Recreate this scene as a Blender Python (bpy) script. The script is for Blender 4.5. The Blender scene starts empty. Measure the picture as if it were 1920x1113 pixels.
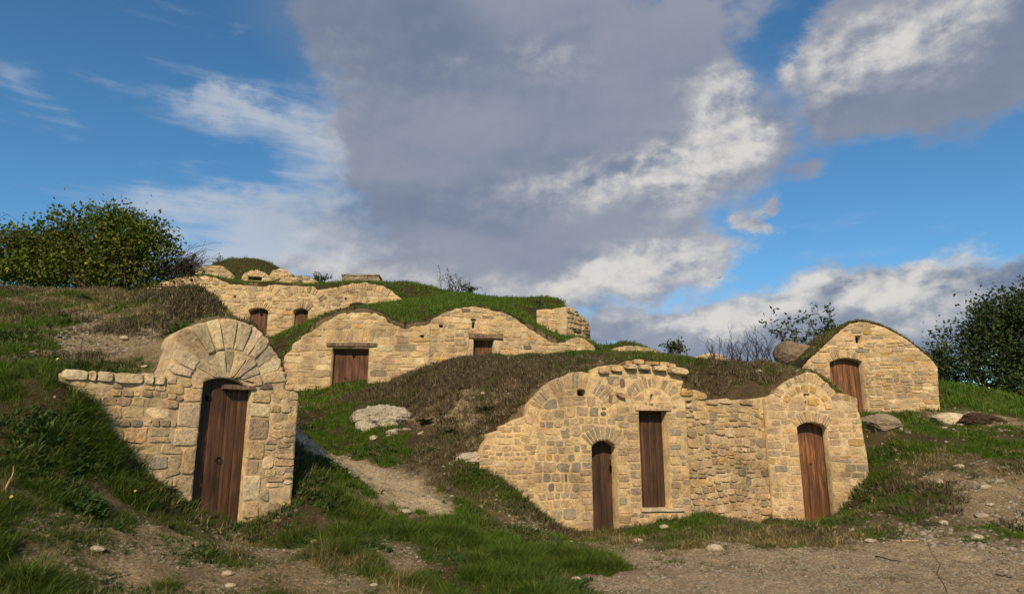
import bpy, math, random
import numpy as np
from mathutils import Vector

random.seed(7); rng = np.random.default_rng(7)
scene = bpy.context.scene
R = math.radians

# ---------------------------------------------------------------- camera, sky, sun, exposure
F = 1280.0; PITCH = R(12.9); H = 1.22
cam_data = bpy.data.cameras.new('camera'); cam = bpy.data.objects.new('camera', cam_data)
scene.collection.objects.link(cam); scene.camera = cam
cam.location = (0, 0, H); cam.rotation_euler = (R(90) + PITCH, 0, 0)
cam_data.sensor_width = 36; cam_data.lens = 36 * F / 1920; cam_data.clip_start = .1; cam_data.clip_end = 6000

SUN_AZ = R(-6); SUN_EL = R(32)          # azimuth measured from the direction behind the camera, to its left
sdir = Vector((math.sin(SUN_AZ) * math.cos(SUN_EL), -math.cos(SUN_AZ) * math.cos(SUN_EL), math.sin(SUN_EL)))
sun_data = bpy.data.lights.new('sun', 'SUN'); sun_data.energy = 4.9; sun_data.angle = R(.6); sun_data.color = (1, .81, .54)
sun = bpy.data.objects.new('sun', sun_data); scene.collection.objects.link(sun)
sun.rotation_euler = (-sdir).to_track_quat('-Z', 'Y').to_euler(); sun.location = (0, 0, 60)

scene.view_settings.view_transform = 'Standard'; scene.view_settings.look = 'None'
scene.view_settings.gamma = 1; scene.view_settings.use_curve_mapping = False
scene.view_settings.exposure = 0.0
scene.render.engine = 'CYCLES'
scene.cycles.use_denoising = True
scene.cycles.max_bounces = 5; scene.cycles.diffuse_bounces = 2; scene.cycles.glossy_bounces = 1
scene.cycles.transparent_max_bounces = 4; scene.cycles.transmission_bounces = 2
scene.cycles.use_adaptive_sampling = False

world = bpy.data.worlds.new('World'); scene.world = world; world.use_nodes = True
def build_world():
    nt = world.node_tree; nt.nodes.clear(); N = nt.nodes; L = nt.links
    def n(t, **k):
        o = N.new(t)
        for a, b in k.items(): setattr(o, a, b)
        return o
    def con(v, sock):
        if hasattr(v, 'links') or hasattr(v, 'is_output'): L.new(v, sock)
        else: sock.default_value = v
    def m(op, a, b=None, c=None, clamp=False):
        o = n('ShaderNodeMath', operation=op, use_clamp=clamp); con(a, o.inputs[0])
        if b is not None: con(b, o.inputs[1])
        if c is not None: con(c, o.inputs[2])
        return o.outputs[0]
    def ss(x, lo, hi, t0=0., t1=1.):
        o = n('ShaderNodeMapRange', interpolation_type='SMOOTHSTEP'); con(x, o.inputs[0])
        o.inputs[1].default_value = lo; o.inputs[2].default_value = hi; o.inputs[3].default_value = t0; o.inputs[4].default_value = t1
        return o.outputs[0]
    def mixc(f, a, b):
        o = n('ShaderNodeMix', data_type='RGBA', blend_type='MIX'); con(f, o.inputs[0])
        con(a, o.inputs[6]); con(b, o.inputs[7]); return o.outputs[2]
    sky = n('ShaderNodeTexSky', sky_type='NISHITA', sun_disc=False, sun_elevation=SUN_EL, sun_rotation=math.atan2(sdir.x, sdir.y))
    sky.air_density = 1.0; sky.dust_density = .15; sky.ozone_density = 2.6; sky.altitude = 800
    tc = n('ShaderNodeTexCoord'); sep = n('ShaderNodeSeparateXYZ'); L.new(tc.outputs['Generated'], sep.inputs[0])
    x, y, z = sep.outputs
    az = m('ARCTAN2', x, y)                      # radians, 0 = north (the view direction), + = right
    el = m('ARCSINE', z)
    # cloud sheet coordinates: azimuth / elevation, stretched along the horizon
    comb = n('ShaderNodeCombineXYZ'); con(az, comb.inputs[0]); con(el, comb.inputs[1]); comb.inputs[2].default_value = .0
    def noise(scale, detail=8, rough=.55, sx=1., sy=1., w=0., dist=0., src=None):
        mp = n('ShaderNodeMapping'); L.new(src or comb.outputs[0], mp.inputs[0])
        mp.inputs['Scale'].default_value = (sx, sy, 1); mp.inputs['Location'].default_value = (w, w * .7, w)
        t = n('ShaderNodeTexNoise'); t.inputs['Scale'].default_value = scale; t.inputs['Detail'].default_value = detail
        t.inputs['Roughness'].default_value = rough; t.inputs['Distortion'].default_value = dist
        L.new(mp.outputs[0], t.inputs[0]); return t
    # warp the coordinates so that the banks have ragged rims
    wn = noise(5.5, 9, .62, 1, 1.5, 3.1)
    wv = n('ShaderNodeVectorMath', operation='SUBTRACT'); L.new(wn.outputs['Color'], wv.inputs[0]); wv.inputs[1].default_value = (.5, .5, .5)
    wm = n('ShaderNodeVectorMath', operation='MULTIPLY'); L.new(wv.outputs[0], wm.inputs[0]); wm.inputs[1].default_value = (.26, .15, 0)
    wa = n('ShaderNodeVectorMath', operation='ADD'); L.new(comb.outputs[0], wa.inputs[0]); L.new(wm.outputs[0], wa.inputs[1])
    ws = n('ShaderNodeSeparateXYZ'); L.new(wa.outputs[0], ws.inputs[0]); wx, wy = ws.outputs[0], ws.outputs[1]
    def azel(px, py):
        u = (px - 960) / F; v = (556.5 - py) / F
        d = np.array([u, math.cos(PITCH) - v * math.sin(PITCH), math.sin(PITCH) + v * math.cos(PITCH)]); d /= np.linalg.norm(d)
        return math.atan2(d[0], d[1]), math.asin(d[2])
    def blob(px, py, rx, ry, rot=0., k=1., ux=wx, uy=wy):
        a, e = azel(px, py); c, s = math.cos(R(rot)), math.sin(R(rot)); sa = rx / F * math.cos((px - 960) / F) ; sb = ry / F * .93
        dx = m('SUBTRACT', ux, a); dy = m('SUBTRACT', uy, e)
        p = m('ADD', m('MULTIPLY', dx, c / sa), m('MULTIPLY', dy, s / sa))
        q = m('SUBTRACT', m('MULTIPLY', dy, c / sb), m('MULTIPLY', dx, s / sb))
        r2 = m('ADD', m('MULTIPLY', p, p), m('MULTIPLY', q, q))
        return m('MULTIPLY', m('POWER', 2.718, m('MULTIPLY', r2, -1.)), k)
    def union(lst):
        o = lst[0]
        for b in lst[1:]: o = m('ADD', o, b)
        return o
    fine = noise(16, 10, .62, 1, 1.6, 7.7).outputs[0]
    mid = noise(7, 8, .58, 1, 1.9, 1.3).outputs[0]
    big = noise(2.4, 3, .45, 1, 2.2, 5.2, .3).outputs[0]
    streak = noise(9, 9, .62, .55, 3.2, 9.4, .4).outputs[0]
    # the great grey bank and its neighbours
    bank = union([blob(700, 20, 200, 100, 0, .9), blob(1000, 60, 280, 140), blob(830, 230, 200, 170), blob(1060, 260, 230, 170), blob(940, 410, 300, 110), blob(1210, 340, 190, 105), blob(1335, 225, 75, 85, 0, .95),
                  blob(1320, 50, 120, 90, 0, .62), blob(1450, 240, 60, 90, 0, .42), blob(700, 530, 300, 50, 0, .6), blob(1080, 520, 190, 56, 0, .95), blob(1300, 470, 90, 34, 0, .75), blob(1450, 410, 24, 24, 0, .7),
                  blob(1770, 60, 210, 110, 15, 1.), blob(1630, 60, 110, 100, 0, .9), blob(1680, 190, 130, 90, 0, .6), blob(1890, 140, 110, 90, 0, .6), blob(1540, 325, 50, 20, 0, .45),
                  blob(1450, 605, 300, 64, 3, 1.), blob(1670, 555, 170, 62, 0, .95), blob(1800, 610, 250, 70, 0, .9), blob(1250, 620, 260, 40, 0, .7), blob(1900, 560, 90, 50, 0, .6)])
    bank = m('MINIMUM', m('MULTIPLY', bank, 1.6), 2.0)
    d = m('ADD', bank, m('ADD', m('MULTIPLY', m('SUBTRACT', mid, .5), 1.0), m('MULTIPLY', m('SUBTRACT', fine, .5), .85)))
    dens = m('MULTIPLY', ss(d, .38, 1.2), .97)
    soft = union([blob(700, 40, 260, 90, 0, .8, az, el), blob(760, 240, 190, 190, 0, .9, az, el), blob(720, 430, 260, 110, 0, .7, az, el), blob(1000, 500, 380, 80, 0, .8, az, el), blob(1400, 240, 110, 150, 0, .5, az, el), blob(1250, 60, 160, 120, 0, .6, az, el)])
    dens = m('MAXIMUM', dens, m('MULTIPLY', ss(m('ADD', soft, m('MULTIPLY', m('SUBTRACT', mid, .5), .5)), .15, 1.25), .8))
    # thin bright streaks left of the bank
    thin = union([blob(440, 205, 150, 22, -4, .9), blob(590, 230, 90, 60, 0, .7), blob(640, 330, 110, 60, 0, .8), blob(480, 400, 160, 44, 0, .8), blob(560, 440, 280, 50, -3, 1.), blob(480, 500, 220, 34, 0, .9), blob(1000, 560, 300, 30, 0, .8), blob(440, 250, 160, 30, -4, .5),
                  blob(700, 500, 330, 40, 0, .8), blob(380, 470, 50, 22, 0, .9), blob(80, 190, 90, 34, -25, .5), blob(900, 540, 300, 30, 0, .7), blob(1680, 470, 150, 22, 8, .4), blob(1520, 478, 40, 12, 0, .4),
                  blob(480, 70, 60, 16, 0, .4)])
    td = m('ADD', thin, m('MULTIPLY', m('SUBTRACT', streak, .52), 2.2))
    tdens = m('MULTIPLY', ss(td, .10, 1.25), .80)
    # elsewhere round the sky: the same kind of broken cloud
    away = ss(m('ABSOLUTE', az), .72, .95)
    other = m('MULTIPLY', ss(m('ADD', big, m('MULTIPLY', m('SUBTRACT', mid, .5), .5)), .5, .66), away)
    dens = m('MAXIMUM', dens, m('MULTIPLY', other, .9))
    # where the sun reaches the cloud: bright billows
    lit = union([blob(1180, 330, 190, 60, 12, 1.), blob(1345, 205, 80, 80, 60, 1.25), blob(1290, 340, 110, 70, 0, .8), blob(1040, 110, 100, 50, 0, .45), blob(620, 290, 60, 120, 0, .8), blob(1370, 210, 34, 60, 0, .7), blob(1560, 90, 60, 40, 0, .5), blob(1290, 480, 130, 40, 8, 1.), blob(1130, 525, 150, 50, 8, .9),
                 blob(1640, 100, 150, 60, 10, .95), blob(1800, 40, 110, 60, 30, .6), blob(1600, 530, 300, 34, 6, 1.0), blob(1450, 415, 26, 30, 0, 1.), blob(1480, 570, 260, 34, 4, .7), blob(1750, 610, 220, 40, 0, .55), blob(1220, 600, 160, 30, 0, .6), blob(780, 120, 200, 120, 0, .22), blob(960, 380, 240, 40, 0, .25), blob(500, 480, 300, 50, 0, .7), blob(1750, 560, 220, 40, 0, .6), blob(860, 545, 340, 30, 0, .55)])
    # relief of the cloud: difference of the noise towards the sun side
    n1 = noise(11, 8, .6, 1, 1.5, 2.2); n2 = noise(11, 8, .6, 1, 1.5, 2.2)
    off = n('ShaderNodeVectorMath', operation='ADD'); L.new(comb.outputs[0], off.inputs[0]); off.inputs[1].default_value = (-.010, .012, 0)
    L.new(off.outputs[0], n2.inputs[0].links[0].from_node.inputs[0])
    rel = m('MULTIPLY', m('SUBTRACT', n1.outputs[0], n2.outputs[0]), 3.4)
    edge = m('MULTIPLY', ss(d, .42, 1.25, 1, 0), .45)
    litc = m('MINIMUM', lit, 1.15)
    light = m('ADD', m('ADD', m('MULTIPLY', litc, .74), m('MULTIPLY', rel, m('ADD', m('MULTIPLY', litc, .85), .05))), m('ADD', m('MULTIPLY', m('MULTIPLY', m('SUBTRACT', mid, .5), 1.3), m('ADD', litc, .06)), m('MULTIPLY', edge, .8)), clamp=False)
    light = m('ADD', light, m('MULTIPLY', away, .35))
    lf = ss(light, .06, 1.32)
    grey = mixc(ss(m('ADD', big, m('MULTIPLY', rel, .07)), .30, .70), (.170, .215, .310, 1), (.300, .320, .395, 1))
    ccol = mixc(lf, grey, (.70, .675, .64, 1))
    bg1 = n('ShaderNodeBackground'); bg1.inputs[1].default_value = SKY_STRENGTH
    hs = n('ShaderNodeHueSaturation'); hs.inputs['Saturation'].default_value = 1.10; L.new(sky.outputs[0], hs.inputs['Color'])
    tn = n('ShaderNodeMix', data_type='RGBA', blend_type='MULTIPLY'); tn.inputs[0].default_value = 1.; L.new(hs.outputs[0], tn.inputs[6]); tn.inputs[7].default_value = (.76, 1.10, 1.14, 1)
    L.new(tn.outputs[2], bg1.inputs[0])
    bg2 = n('ShaderNodeBackground'); con(ccol, bg2.inputs[0]); bg2.inputs[1].default_value = 1.0
    bg3 = n('ShaderNodeBackground'); bg3.inputs[0].default_value = (.52, .56, .62, 1); bg3.inputs[1].default_value = 1.0
    up = ss(el, -.02, .03)
    mx0 = n('ShaderNodeMixShader'); con(m('MULTIPLY', tdens, up), mx0.inputs[0]); L.new(bg1.outputs[0], mx0.inputs[1]); L.new(bg3.outputs[0], mx0.inputs[2])
    mx = n('ShaderNodeMixShader'); con(m('MULTIPLY', dens, up), mx.inputs[0]); L.new(mx0.outputs[0], mx.inputs[1]); L.new(bg2.outputs[0], mx.inputs[2])
    out = n('ShaderNodeOutputWorld'); L.new(mx.outputs[0], out.inputs[0])
SKY_STRENGTH = .11
build_world()
world.cycles.sampling_method = 'MANUAL'; world.cycles.sample_map_resolution = 512

# ---------------------------------------------------------------- helpers
def ray(px, py):
    u = (px - 960) / F; v = (556.5 - py) / F
    return np.array([u, math.cos(PITCH) - v * math.sin(PITCH), math.sin(PITCH) + v * math.cos(PITCH)])
def P(px, py, Y):
    """the point of the place that lies Y metres ahead under this spot of the photograph"""
    d = ray(px, py); k = Y / d[1]
    return np.array([d[0] * k, Y, H + d[2] * k])

def hash2(ix, iy, seed):
    h = (ix.astype(np.int64) * 374761393 + iy.astype(np.int64) * 668265263 + seed * 1442695041) & 0xffffffff
    h = ((h ^ (h >> 13)) * 1274126177) & 0xffffffff
    return ((h ^ (h >> 16)) & 0xffff) / 65535.0
def vnoise(x, y, seed=0):
    ix = np.floor(x); iy = np.floor(y); fx = x - ix; fy = y - iy
    fx = fx * fx * (3 - 2 * fx); fy = fy * fy * (3 - 2 * fy)
    a = hash2(ix, iy, seed); b = hash2(ix + 1, iy, seed); c = hash2(ix, iy + 1, seed); d = hash2(ix + 1, iy + 1, seed)
    return a + (b - a) * fx + (c - a) * fy + (a - b - c + d) * fx * fy
def fbm(x, y, seed=0, octaves=4, rough=.5):
    s = 0; amp = 1; tot = 0
    for o in range(octaves):
        s = s + amp * vnoise(x * 2 ** o + 13.7 * o, y * 2 ** o - 7.1 * o, seed + o); tot += amp; amp *= rough
    return s / tot - .5
def inside(poly, X, Y):
    X = np.asarray(X, float); Y = np.asarray(Y, float); res = np.zeros(X.shape, bool); n = len(poly); j = n - 1
    for i in range(n):
        xi, yi = poly[i]; xj, yj = poly[j]
        if yi != yj:
            res ^= ((yi > Y) != (yj > Y)) & (X < (xj - xi) * (Y - yi) / (yj - yi) + xi)
        j = i
    return res
def sstep(x, a, b):
    t = np.clip((x - a) / (b - a), 0, 1); return t * t * (3 - 2 * t)

def link(o, parent=None):
    scene.collection.objects.link(o)
    if parent is not None: o.parent = parent
    return o
def mesh_np(name, verts, faces_list, mat, cols=None, smooth=False):
    """faces_list: list of integer arrays (n,k)"""
    me = bpy.data.meshes.new(name); verts = np.asarray(verts, np.float32)
    me.vertices.add(len(verts)); me.vertices.foreach_set('co', verts.ravel())
    tot = sum(f.size for f in faces_list); nf = sum(len(f) for f in faces_list)
    li = np.concatenate([f.ravel() for f in faces_list]).astype(np.int32)
    ls = []; s = 0
    for f in faces_list:
        ls.append(s + np.arange(len(f)) * f.shape[1]); s += f.size
    me.loops.add(tot); me.loops.foreach_set('vertex_index', li)
    me.polygons.add(nf); me.polygons.foreach_set('loop_start', np.concatenate(ls).astype(np.int32))
    me.update(calc_edges=True); me.validate(clean_customdata=False)
    if cols is not None:
        at = me.color_attributes.new('col', 'FLOAT_COLOR', 'POINT')
        c = np.ones((len(verts), 4), np.float32); c[:, :cols.shape[1]] = cols; at.data.foreach_set('color', c.ravel())
    if mat: me.materials.append(mat)
    me.polygons.foreach_set('use_smooth', np.full(len(me.polygons), smooth))
    return me
def mesh_py(name, verts, faces, mat, col=None, smooth=False):
    me = bpy.data.meshes.new(name); me.from_pydata([tuple(map(float, v)) for v in verts], [], faces)
    if mat: me.materials.append(mat)
    if col is not None:
        at = me.color_attributes.new('col', 'FLOAT_COLOR', 'POINT')
        c = np.ones((len(verts), 4), np.float32); c[:, :3] = col; at.data.foreach_set('color', c.ravel())
    if smooth: me.polygons.foreach_set('use_smooth', np.full(len(me.polygons), True))
    return me
def part(name, me, parent, **props):
    o = link(bpy.data.objects.new(name, me), parent)
    for k, v in props.items(): o[k] = v
    return o
def thing(name, label, cat, loc=(0, 0, 0), rotz=0, group=None, me=None):
    o = bpy.data.objects.new(name, me); link(o); o.location = [float(a) for a in loc]; o.rotation_euler = (0, 0, rotz)
    o['label'] = label; o['category'] = cat
    if group: o['group'] = group
    if me is None: o.empty_display_size = .3
    return o

# ---------------------------------------------------------------- materials
def mat_new(name):
    m = bpy.data.materials.new(name); m.use_nodes = True; nt = m.node_tree; nt.nodes.clear()
    o = nt.nodes.new('ShaderNodeOutputMaterial'); b = nt.nodes.new('ShaderNodeBsdfPrincipled'); nt.links.new(b.outputs[0], o.inputs[0])
    b.inputs['Specular IOR Level'].default_value = .2
    return m, nt, b
def tex(nt, kind, scale, vec, **k):
    t = nt.nodes.new(kind); t.inputs['Scale'].default_value = scale; nt.links.new(vec, t.inputs['Vector'])
    for a, v in k.items(): t.inputs[a].default_value = v
    return t
def ramp(nt, sock, stops):
    r = nt.nodes.new('ShaderNodeValToRGB'); nt.links.new(sock, r.inputs[0]); e = r.color_ramp.elements
    while len(e) < len(stops): e.new(.5)
    for q, (p, c) in zip(e, stops): q.position = p; q.color = (*c, 1) if len(c) == 3 else c
    return r.outputs[0]
def mul(nt, a, b, fac=1., mode='MULTIPLY'):
    x = nt.nodes.new('ShaderNodeMix'); x.data_type = 'RGBA'; x.blend_type = mode; x.inputs[0].default_value = fac
    nt.links.new(a, x.inputs[6]); nt.links.new(b, x.inputs[7]); return x.outputs[2]
def add_bump(nt, b, sock, strength, dist, prev=None):
    u = nt.nodes.new('ShaderNodeBump'); u.inputs['Strength'].default_value = strength; u.inputs['Distance'].default_value = dist
    nt.links.new(sock, u.inputs['Height'])
    if prev is not None: nt.links.new(prev, u.inputs['Normal'])
    nt.links.new(u.outputs[0], b.inputs['Normal']); return u.outputs[0]

def stone_material(name, fine_scale=26, bump=.55, streak=False):
    m, nt, b = mat_new(name); N = nt.nodes; L = nt.links
    tc = N.new('ShaderNodeTexCoord'); oi = N.new('ShaderNodeObjectInfo')
    off = N.new('ShaderNodeVectorMath'); off.operation = 'ADD'; L.new(tc.outputs['Object'], off.inputs[0]); vec = off.outputs[0]
    L.new(oi.outputs['Random'], off.inputs[1])
    at = N.new('ShaderNodeAttribute'); at.attribute_name = 'col'
    n1 = tex(nt, 'ShaderNodeTexNoise', fine_scale, vec, Detail=8, Roughness=.68)
    n2 = tex(nt, 'ShaderNodeTexNoise', 5, vec, Detail=5, Roughness=.6); n4 = tex(nt, 'ShaderNodeTexNoise', 1.1, tc.outputs['Object'], Detail=7, Roughness=.62)
    n3 = tex(nt, 'ShaderNodeTexNoise', 70, vec, Detail=4, Roughness=.7)
    c = mul(nt, at.outputs['Color'], ramp(nt, n1.outputs[0], [(.28, (.50, .48, .46)), (.52, (1, 1, 1)), (.75, (1.28, 1.25, 1.2))]))
    c = mul(nt, c, ramp(nt, n2.outputs[0], [(.3, (.74, .74, .76)), (.55, (1, 1, 1)), (.75, (1.12, 1.08, .98))]))
    c = mul(nt, c, ramp(nt, n4.outputs[0], [(.34, (.66, .64, .60)), (.50, (1, 1, 1)), (.66, (1.10, 1.06, .98))]))
    # dark lichen specks and rusty spots
    sp = ramp(nt, tex(nt, 'ShaderNodeTexNoise', 17, vec, Detail=6, Roughness=.75).outputs[0], [(.60, (1, 1, 1)), (.70, (.50, .49, .48))])
    c = mul(nt, c, sp, .75)
    ru = ramp(nt, tex(nt, 'ShaderNodeTexNoise', 3.3, vec, Detail=6, Roughness=.65).outputs[0], [(.58, (1, 1, 1)), (.72, (1.12, .86, .58))])
    c = mul(nt, c, ru, .8)
    L.new(c, b.inputs['Base Color']); b.inputs['Roughness'].default_value = .92
    v = tex(nt, 'ShaderNodeTexVoronoi', fine_scale * .8, vec)
    p = add_bump(nt, b, n1.outputs[0], bump, .03)
    p = add_bump(nt, b, n3.outputs[0], bump * .6, .008, p)
    return m
M_STONE = stone_material('limestone', 24, .9)
M_MORTAR = stone_material('lime_mortar', 18, .5)

def wood_material(name, c0, c1, c2, gloss=.6):
    m, nt, b = mat_new(name); N = nt.nodes; L = nt.links
    tc = N.new('ShaderNodeTexCoord'); oi = N.new('ShaderNodeObjectInfo')
    mp = N.new('ShaderNodeMapping'); L.new(tc.outputs['Object'], mp.inputs[0]); mp.inputs['Scale'].default_value = (26, 26, 1.5)
    off = N.new('ShaderNodeVectorMath'); off.operation = 'MULTIPLY_ADD'; L.new(oi.outputs['Random'], off.inputs[0]); off.inputs[1].default_value = (57, 31, 43); L.new(mp.outputs[0], off.inputs[2])
    n1 = tex(nt, 'ShaderNodeTexNoise', 1.0, off.outputs[0], Detail=9, Roughness=.68, Distortion=.6)
    mp2 = N.new('ShaderNodeMapping'); L.new(tc.outputs['Object'], mp2.inputs[0]); mp2.inputs['Scale'].default_value = (3.5, 3.5, 1.1)
    n2 = tex(nt, 'ShaderNodeTexNoise', 1.3, mp2.outputs[0], Detail=4)
    c = ramp(nt, n1.outputs[0], [(.30, c0), (.52, c1), (.74, c2)])
    c = mul(nt, c, ramp(nt, n2.outputs[0], [(.35, (.55, .55, .55)), (.62, (1.25, 1.2, 1.15))]))
    c = mul(nt, c, ramp(nt, oi.outputs['Random'], [(0, (.72, .72, .74)), (1, (1.2, 1.15, 1.1))]))
    L.new(c, b.inputs['Base Color']); b.inputs['Roughness'].default_value = gloss; b.inputs['Specular IOR Level'].default_value = .3
    add_bump(nt, b, n1.outputs[0], .5, .006)
    return m
M_WOOD = wood_material('stained_wood', (.018, .009, .005), (.060, .027, .013), (.135, .064, .028))
M_WOOD_RAW = wood_material('orange_varnished_wood', (.028, .011, .006), (.13, .050, .016), (.46, .20, .055), .5)
M_WOOD_MID = wood_material('faded_brown_wood', (.035, .016, .009), (.125, .055, .028), (.24, .12, .06), .75)
M_WOOD_GREY = wood_material('weathered_wood', (.05, .035, .026), (.15, .10, .07), (.26, .19, .13), .85)
def flat_mat(name, col, rough=.8, metal=0):
    m, nt, b = mat_new(name); b.inputs['Base Color'].default_value = (*col, 1); b.inputs['Roughness'].default_value = rough; b.inputs['Metallic'].default_value = metal
    return m
M_IRON = flat_mat('dark_iron', (.03, .026, .024), .5, .7)
M_DARK = flat_mat('dark_void', (.006, .005, .005), 1)  # near-black: painted shade for window and door holes, also door backing and bird

# ---------------------------------------------------------------- facade frames
class Frame:
    """a vertical wall plane: local X runs along it, local Y goes into it, local Z is up"""
    def __init__(s, px, py, Y, ang):
        p = P(px, py, Y); s.o = np.array([p[0], p[1]]); s.a = R(ang)
        s.t = np.array([math.cos(s.a), math.sin(s.a)]); s.n = np.array([math.sin(s.a), -math.cos(s.a)])   # n looks out of the wall
    def uv(s, px, py):
        d = ray(px, py); k = (s.o @ s.n) / (d[:2] @ s.n); w = d * k
        return ((w[:2] - s.o) @ s.t, H + w[2])
    def uvs(s, pts): return [s.uv(*p) for p in pts]
    def plan(s, u, depth): return s.o + s.t * u - s.n * depth
    def world(s, u, depth, v): q = s.plan(u, depth); return (q[0], q[1], v)
FR = dict(
    kiosk=Frame(418, 850, 7.9, 40),
    left=Frame(1285, 830, 12.6, 9),
    link=Frame(1280, 830, 12.72, 28),
    right=Frame(1438, 850, 13.56, -8),
    mid1=Frame(535, 700, 21.3, 4),
    mid2=Frame(800, 620, 21.62, 14),
    tur1=Frame(1009, 600, 25.6, -8),
    tur2=Frame(1060, 600, 25.15, 48),
    upper=Frame(278, 560, 29.5, 3),
    hut=Frame(1510, 700, 17.3, -4),
    far1=Frame(1140, 655, 28, 4),
    far2=Frame(1300, 670, 28.5, 0),
    bench=Frame(284, 540, 28.6, 6), box=Frame(640, 520, 35, 2),
    high1=Frame(370, 505, 35, 6), high2=Frame(455, 515, 35.3, 6), high3=Frame(508, 510, 35.8, 10), high4=Frame(512, 525, 33.5, 4),
)
# ---------------------------------------------------------------- the ground: one sheet, stepped behind each wall
def G(px, Y, z): return np.array([(px - 960) / F * Y, Y, z])
NEAR = [G(-300, 3, .75), G(200, 3, .25), G(960, 3, 0), G(1700, 3, 0), G(2300, 4, .1), G(960, 1, -.05), np.array([-6, 1, 1.2]), np.array([6, 1, 0.])]
BASE = NEAR + [P(*a) for a in [
    # foreground strip
    (0, 1113, 4.6), (300, 1113, 5.2), (600, 1113, 5.8), (900, 1113, 6.2), (1200, 1113, 6.5), (1600, 1113, 6.6), (1920, 1113, 6.7), (2300, 1113, 6.9),
    (0, 950, 5.2), (100, 950, 5.6), (200, 1015, 5.7), (330, 1020, 6.3), (0, 865, 5.9), (100, 930, 5.9), (100, 800, 6.5), (0, 780, 6.6),
    # in front of the kiosk
    (104, 690, 6.85), (85, 700, 6.7), (128, 712, 6.85), (60, 690, 6.9), (160, 775, 6.95), (200, 835, 7.0), (235, 890, 7.05), (275, 938, 7.1), (345, 985, 7.25), (433, 1030, 7.7), (487, 1027, 7.95), (530, 984, 8.15), (556, 935, 8.4), (585, 890, 9.0), (560, 845, 9.8), (620, 940, 9.0), (600, 1000, 7.6), (700, 990, 8.6),
    # left hill
    (60, 700, 7.3), (0, 700, 8.0), (0, 620, 10), (0, 570, 13), (0, 545, 17), (150, 556, 17.5), (290, 561, 17), (400, 590, 14.5), (440, 600, 12.6), (100, 600, 11.5), (250, 640, 10.6), (360, 610, 11),
    (200, 580, 14), (-300, 560, 12), (-400, 700, 7), (-300, 900, 5),
    # valley and path
    (830, 965, 9.9), (760, 930, 10.4), (690, 890, 11.4), (640, 862, 12.4), (590, 842, 13.6), (575, 800, 15.5), (565, 765, 18), (560, 752, 20.4), (600, 752, 20.2), (640, 735, 20.4),
    (700, 860, 12.6), (800, 900, 11.6), (900, 960, 10.7), (650, 800, 14.5), (640, 765, 17),
    # flank of the centre mound and foot of the long front
    (860, 860, 12.2), (930, 905, 11.85), (1000, 970, 11.9), (1050, 998, 12.1), (1130, 1002, 12.3), (1200, 985, 12.4), (1300, 974, 12.7), (1420, 978, 13.5), (1500, 986, 13.4), (1560, 984, 13.3),
    (1240, 1010, 10.2), (1500, 1010, 10.0), (1000, 1030, 9.2), (1700, 960, 10.6), (1900, 990, 9.9),
    (1624, 892, 13.2), (1597, 948, 13.2),
    (740, 770, 15.3), (700, 745, 16.5), (790, 800, 14), (860, 800, 13.3), (905, 838, 12.6),
    # right slope
    (1650, 862, 13.4), (1700, 850, 13.4), (1800, 900, 11.5), (1920, 900, 11.5), (1920, 850, 13.2), (2300, 880, 13), (1640, 800, 15.6), (1760, 810, 15.2), (1900, 800, 15), (2300, 820, 16),
    (1625, 782, 17.0), (1700, 770, 17.2), (1765, 752, 17.8), (1770, 718, 20.5), (1840, 728, 20.3), (1920, 753, 19.8), (2300, 800, 20),
    ]] + [G(480, 13, 1.9), G(450, 16, 2.6), G(400, 20, 3.9), G(520, 17, 2.7), G(300, 24, 5.4), G(100, 24, 6.2), G(-300, 24, 6),
    # shelf in front of the middle cellars, under the mound's back
    G(700, 20.6, 3.0), G(820, 21.0, 3.1), G(950, 21.5, 3.2), G(1100, 22.5, 3.4), G(1250, 21, 3.3), G(1400, 20, 3.0), G(1500, 19, 2.9), G(1450, 24, 3.6),
    G(1560, 16.9, 2.25), G(1640, 14.4, 1.65),
    G(1900, 26, 2.6), G(2300, 28, 2.2), G(1650, 24, 3.0), G(1700, 34, 3), G(2200, 40, 1),
    G(1200, 27, 4.6), G(1350, 27, 4.3), G(1150, 36, 4.5), G(1400, 36, 4.0),
    ] + [P(*a) for a in [
    (518, 735, 21), (520, 700, 22), (505, 652, 24), (560, 620, 26), (620, 590, 27.2), (700, 574, 27.8), (800, 570, 28), (470, 655, 27.5), (400, 625, 27.5), (560, 626, 28.8), (490, 655, 29), (430, 650, 29), (330, 590, 28), (520, 645, 28.6)]]
BASE += [G(300, 42, 11.2), G(500, 42, 11.0), G(700, 42, 9.5), G(900, 40, 8), G(0, 42, 10), G(-300, 40, 8), G(1050, 30, 6.2), G(1100, 36, 5.2), G(0, 30, 7.6), G(500, 55, 9), G(1200, 55, 3), G(2000, 55, 0), G(-200, 60, 7)]

SH1 = [P(*a) for a in [(0, 620, 10), (0, 570, 13), (100, 605, 11.5), (200, 580, 14), (290, 561, 17), (400, 590, 14.5), (60, 700, 7.3), (0, 700, 8.0)]]
M1 = SH1 + [P(*a) for a in [(120, 690, 7.5), (200, 692, 7.9), (300, 690, 8.4), (330, 668, 8.6), (345, 622, 8.75), (385, 604, 8.9), (425, 603, 9.0), (470, 615, 9.2), (500, 640, 9.3), (520, 690, 9.35), (545, 745, 9.4),
     (250, 655, 9.6), (330, 620, 10.5), (400, 596, 11.6), (440, 598, 12.4), (160, 640, 9.4)]] + [G(600, 10, 1.0), G(580, 12, 1.3), G(480, 13, 1.8), G(450, 16, 2.5), G(-200, 7, 1.6)]
SH2 = [P(*a) for a in [(740, 770, 15.3), (790, 800, 14), (860, 800, 13.3), (905, 838, 12.8), (700, 745, 16.5)]]
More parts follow.
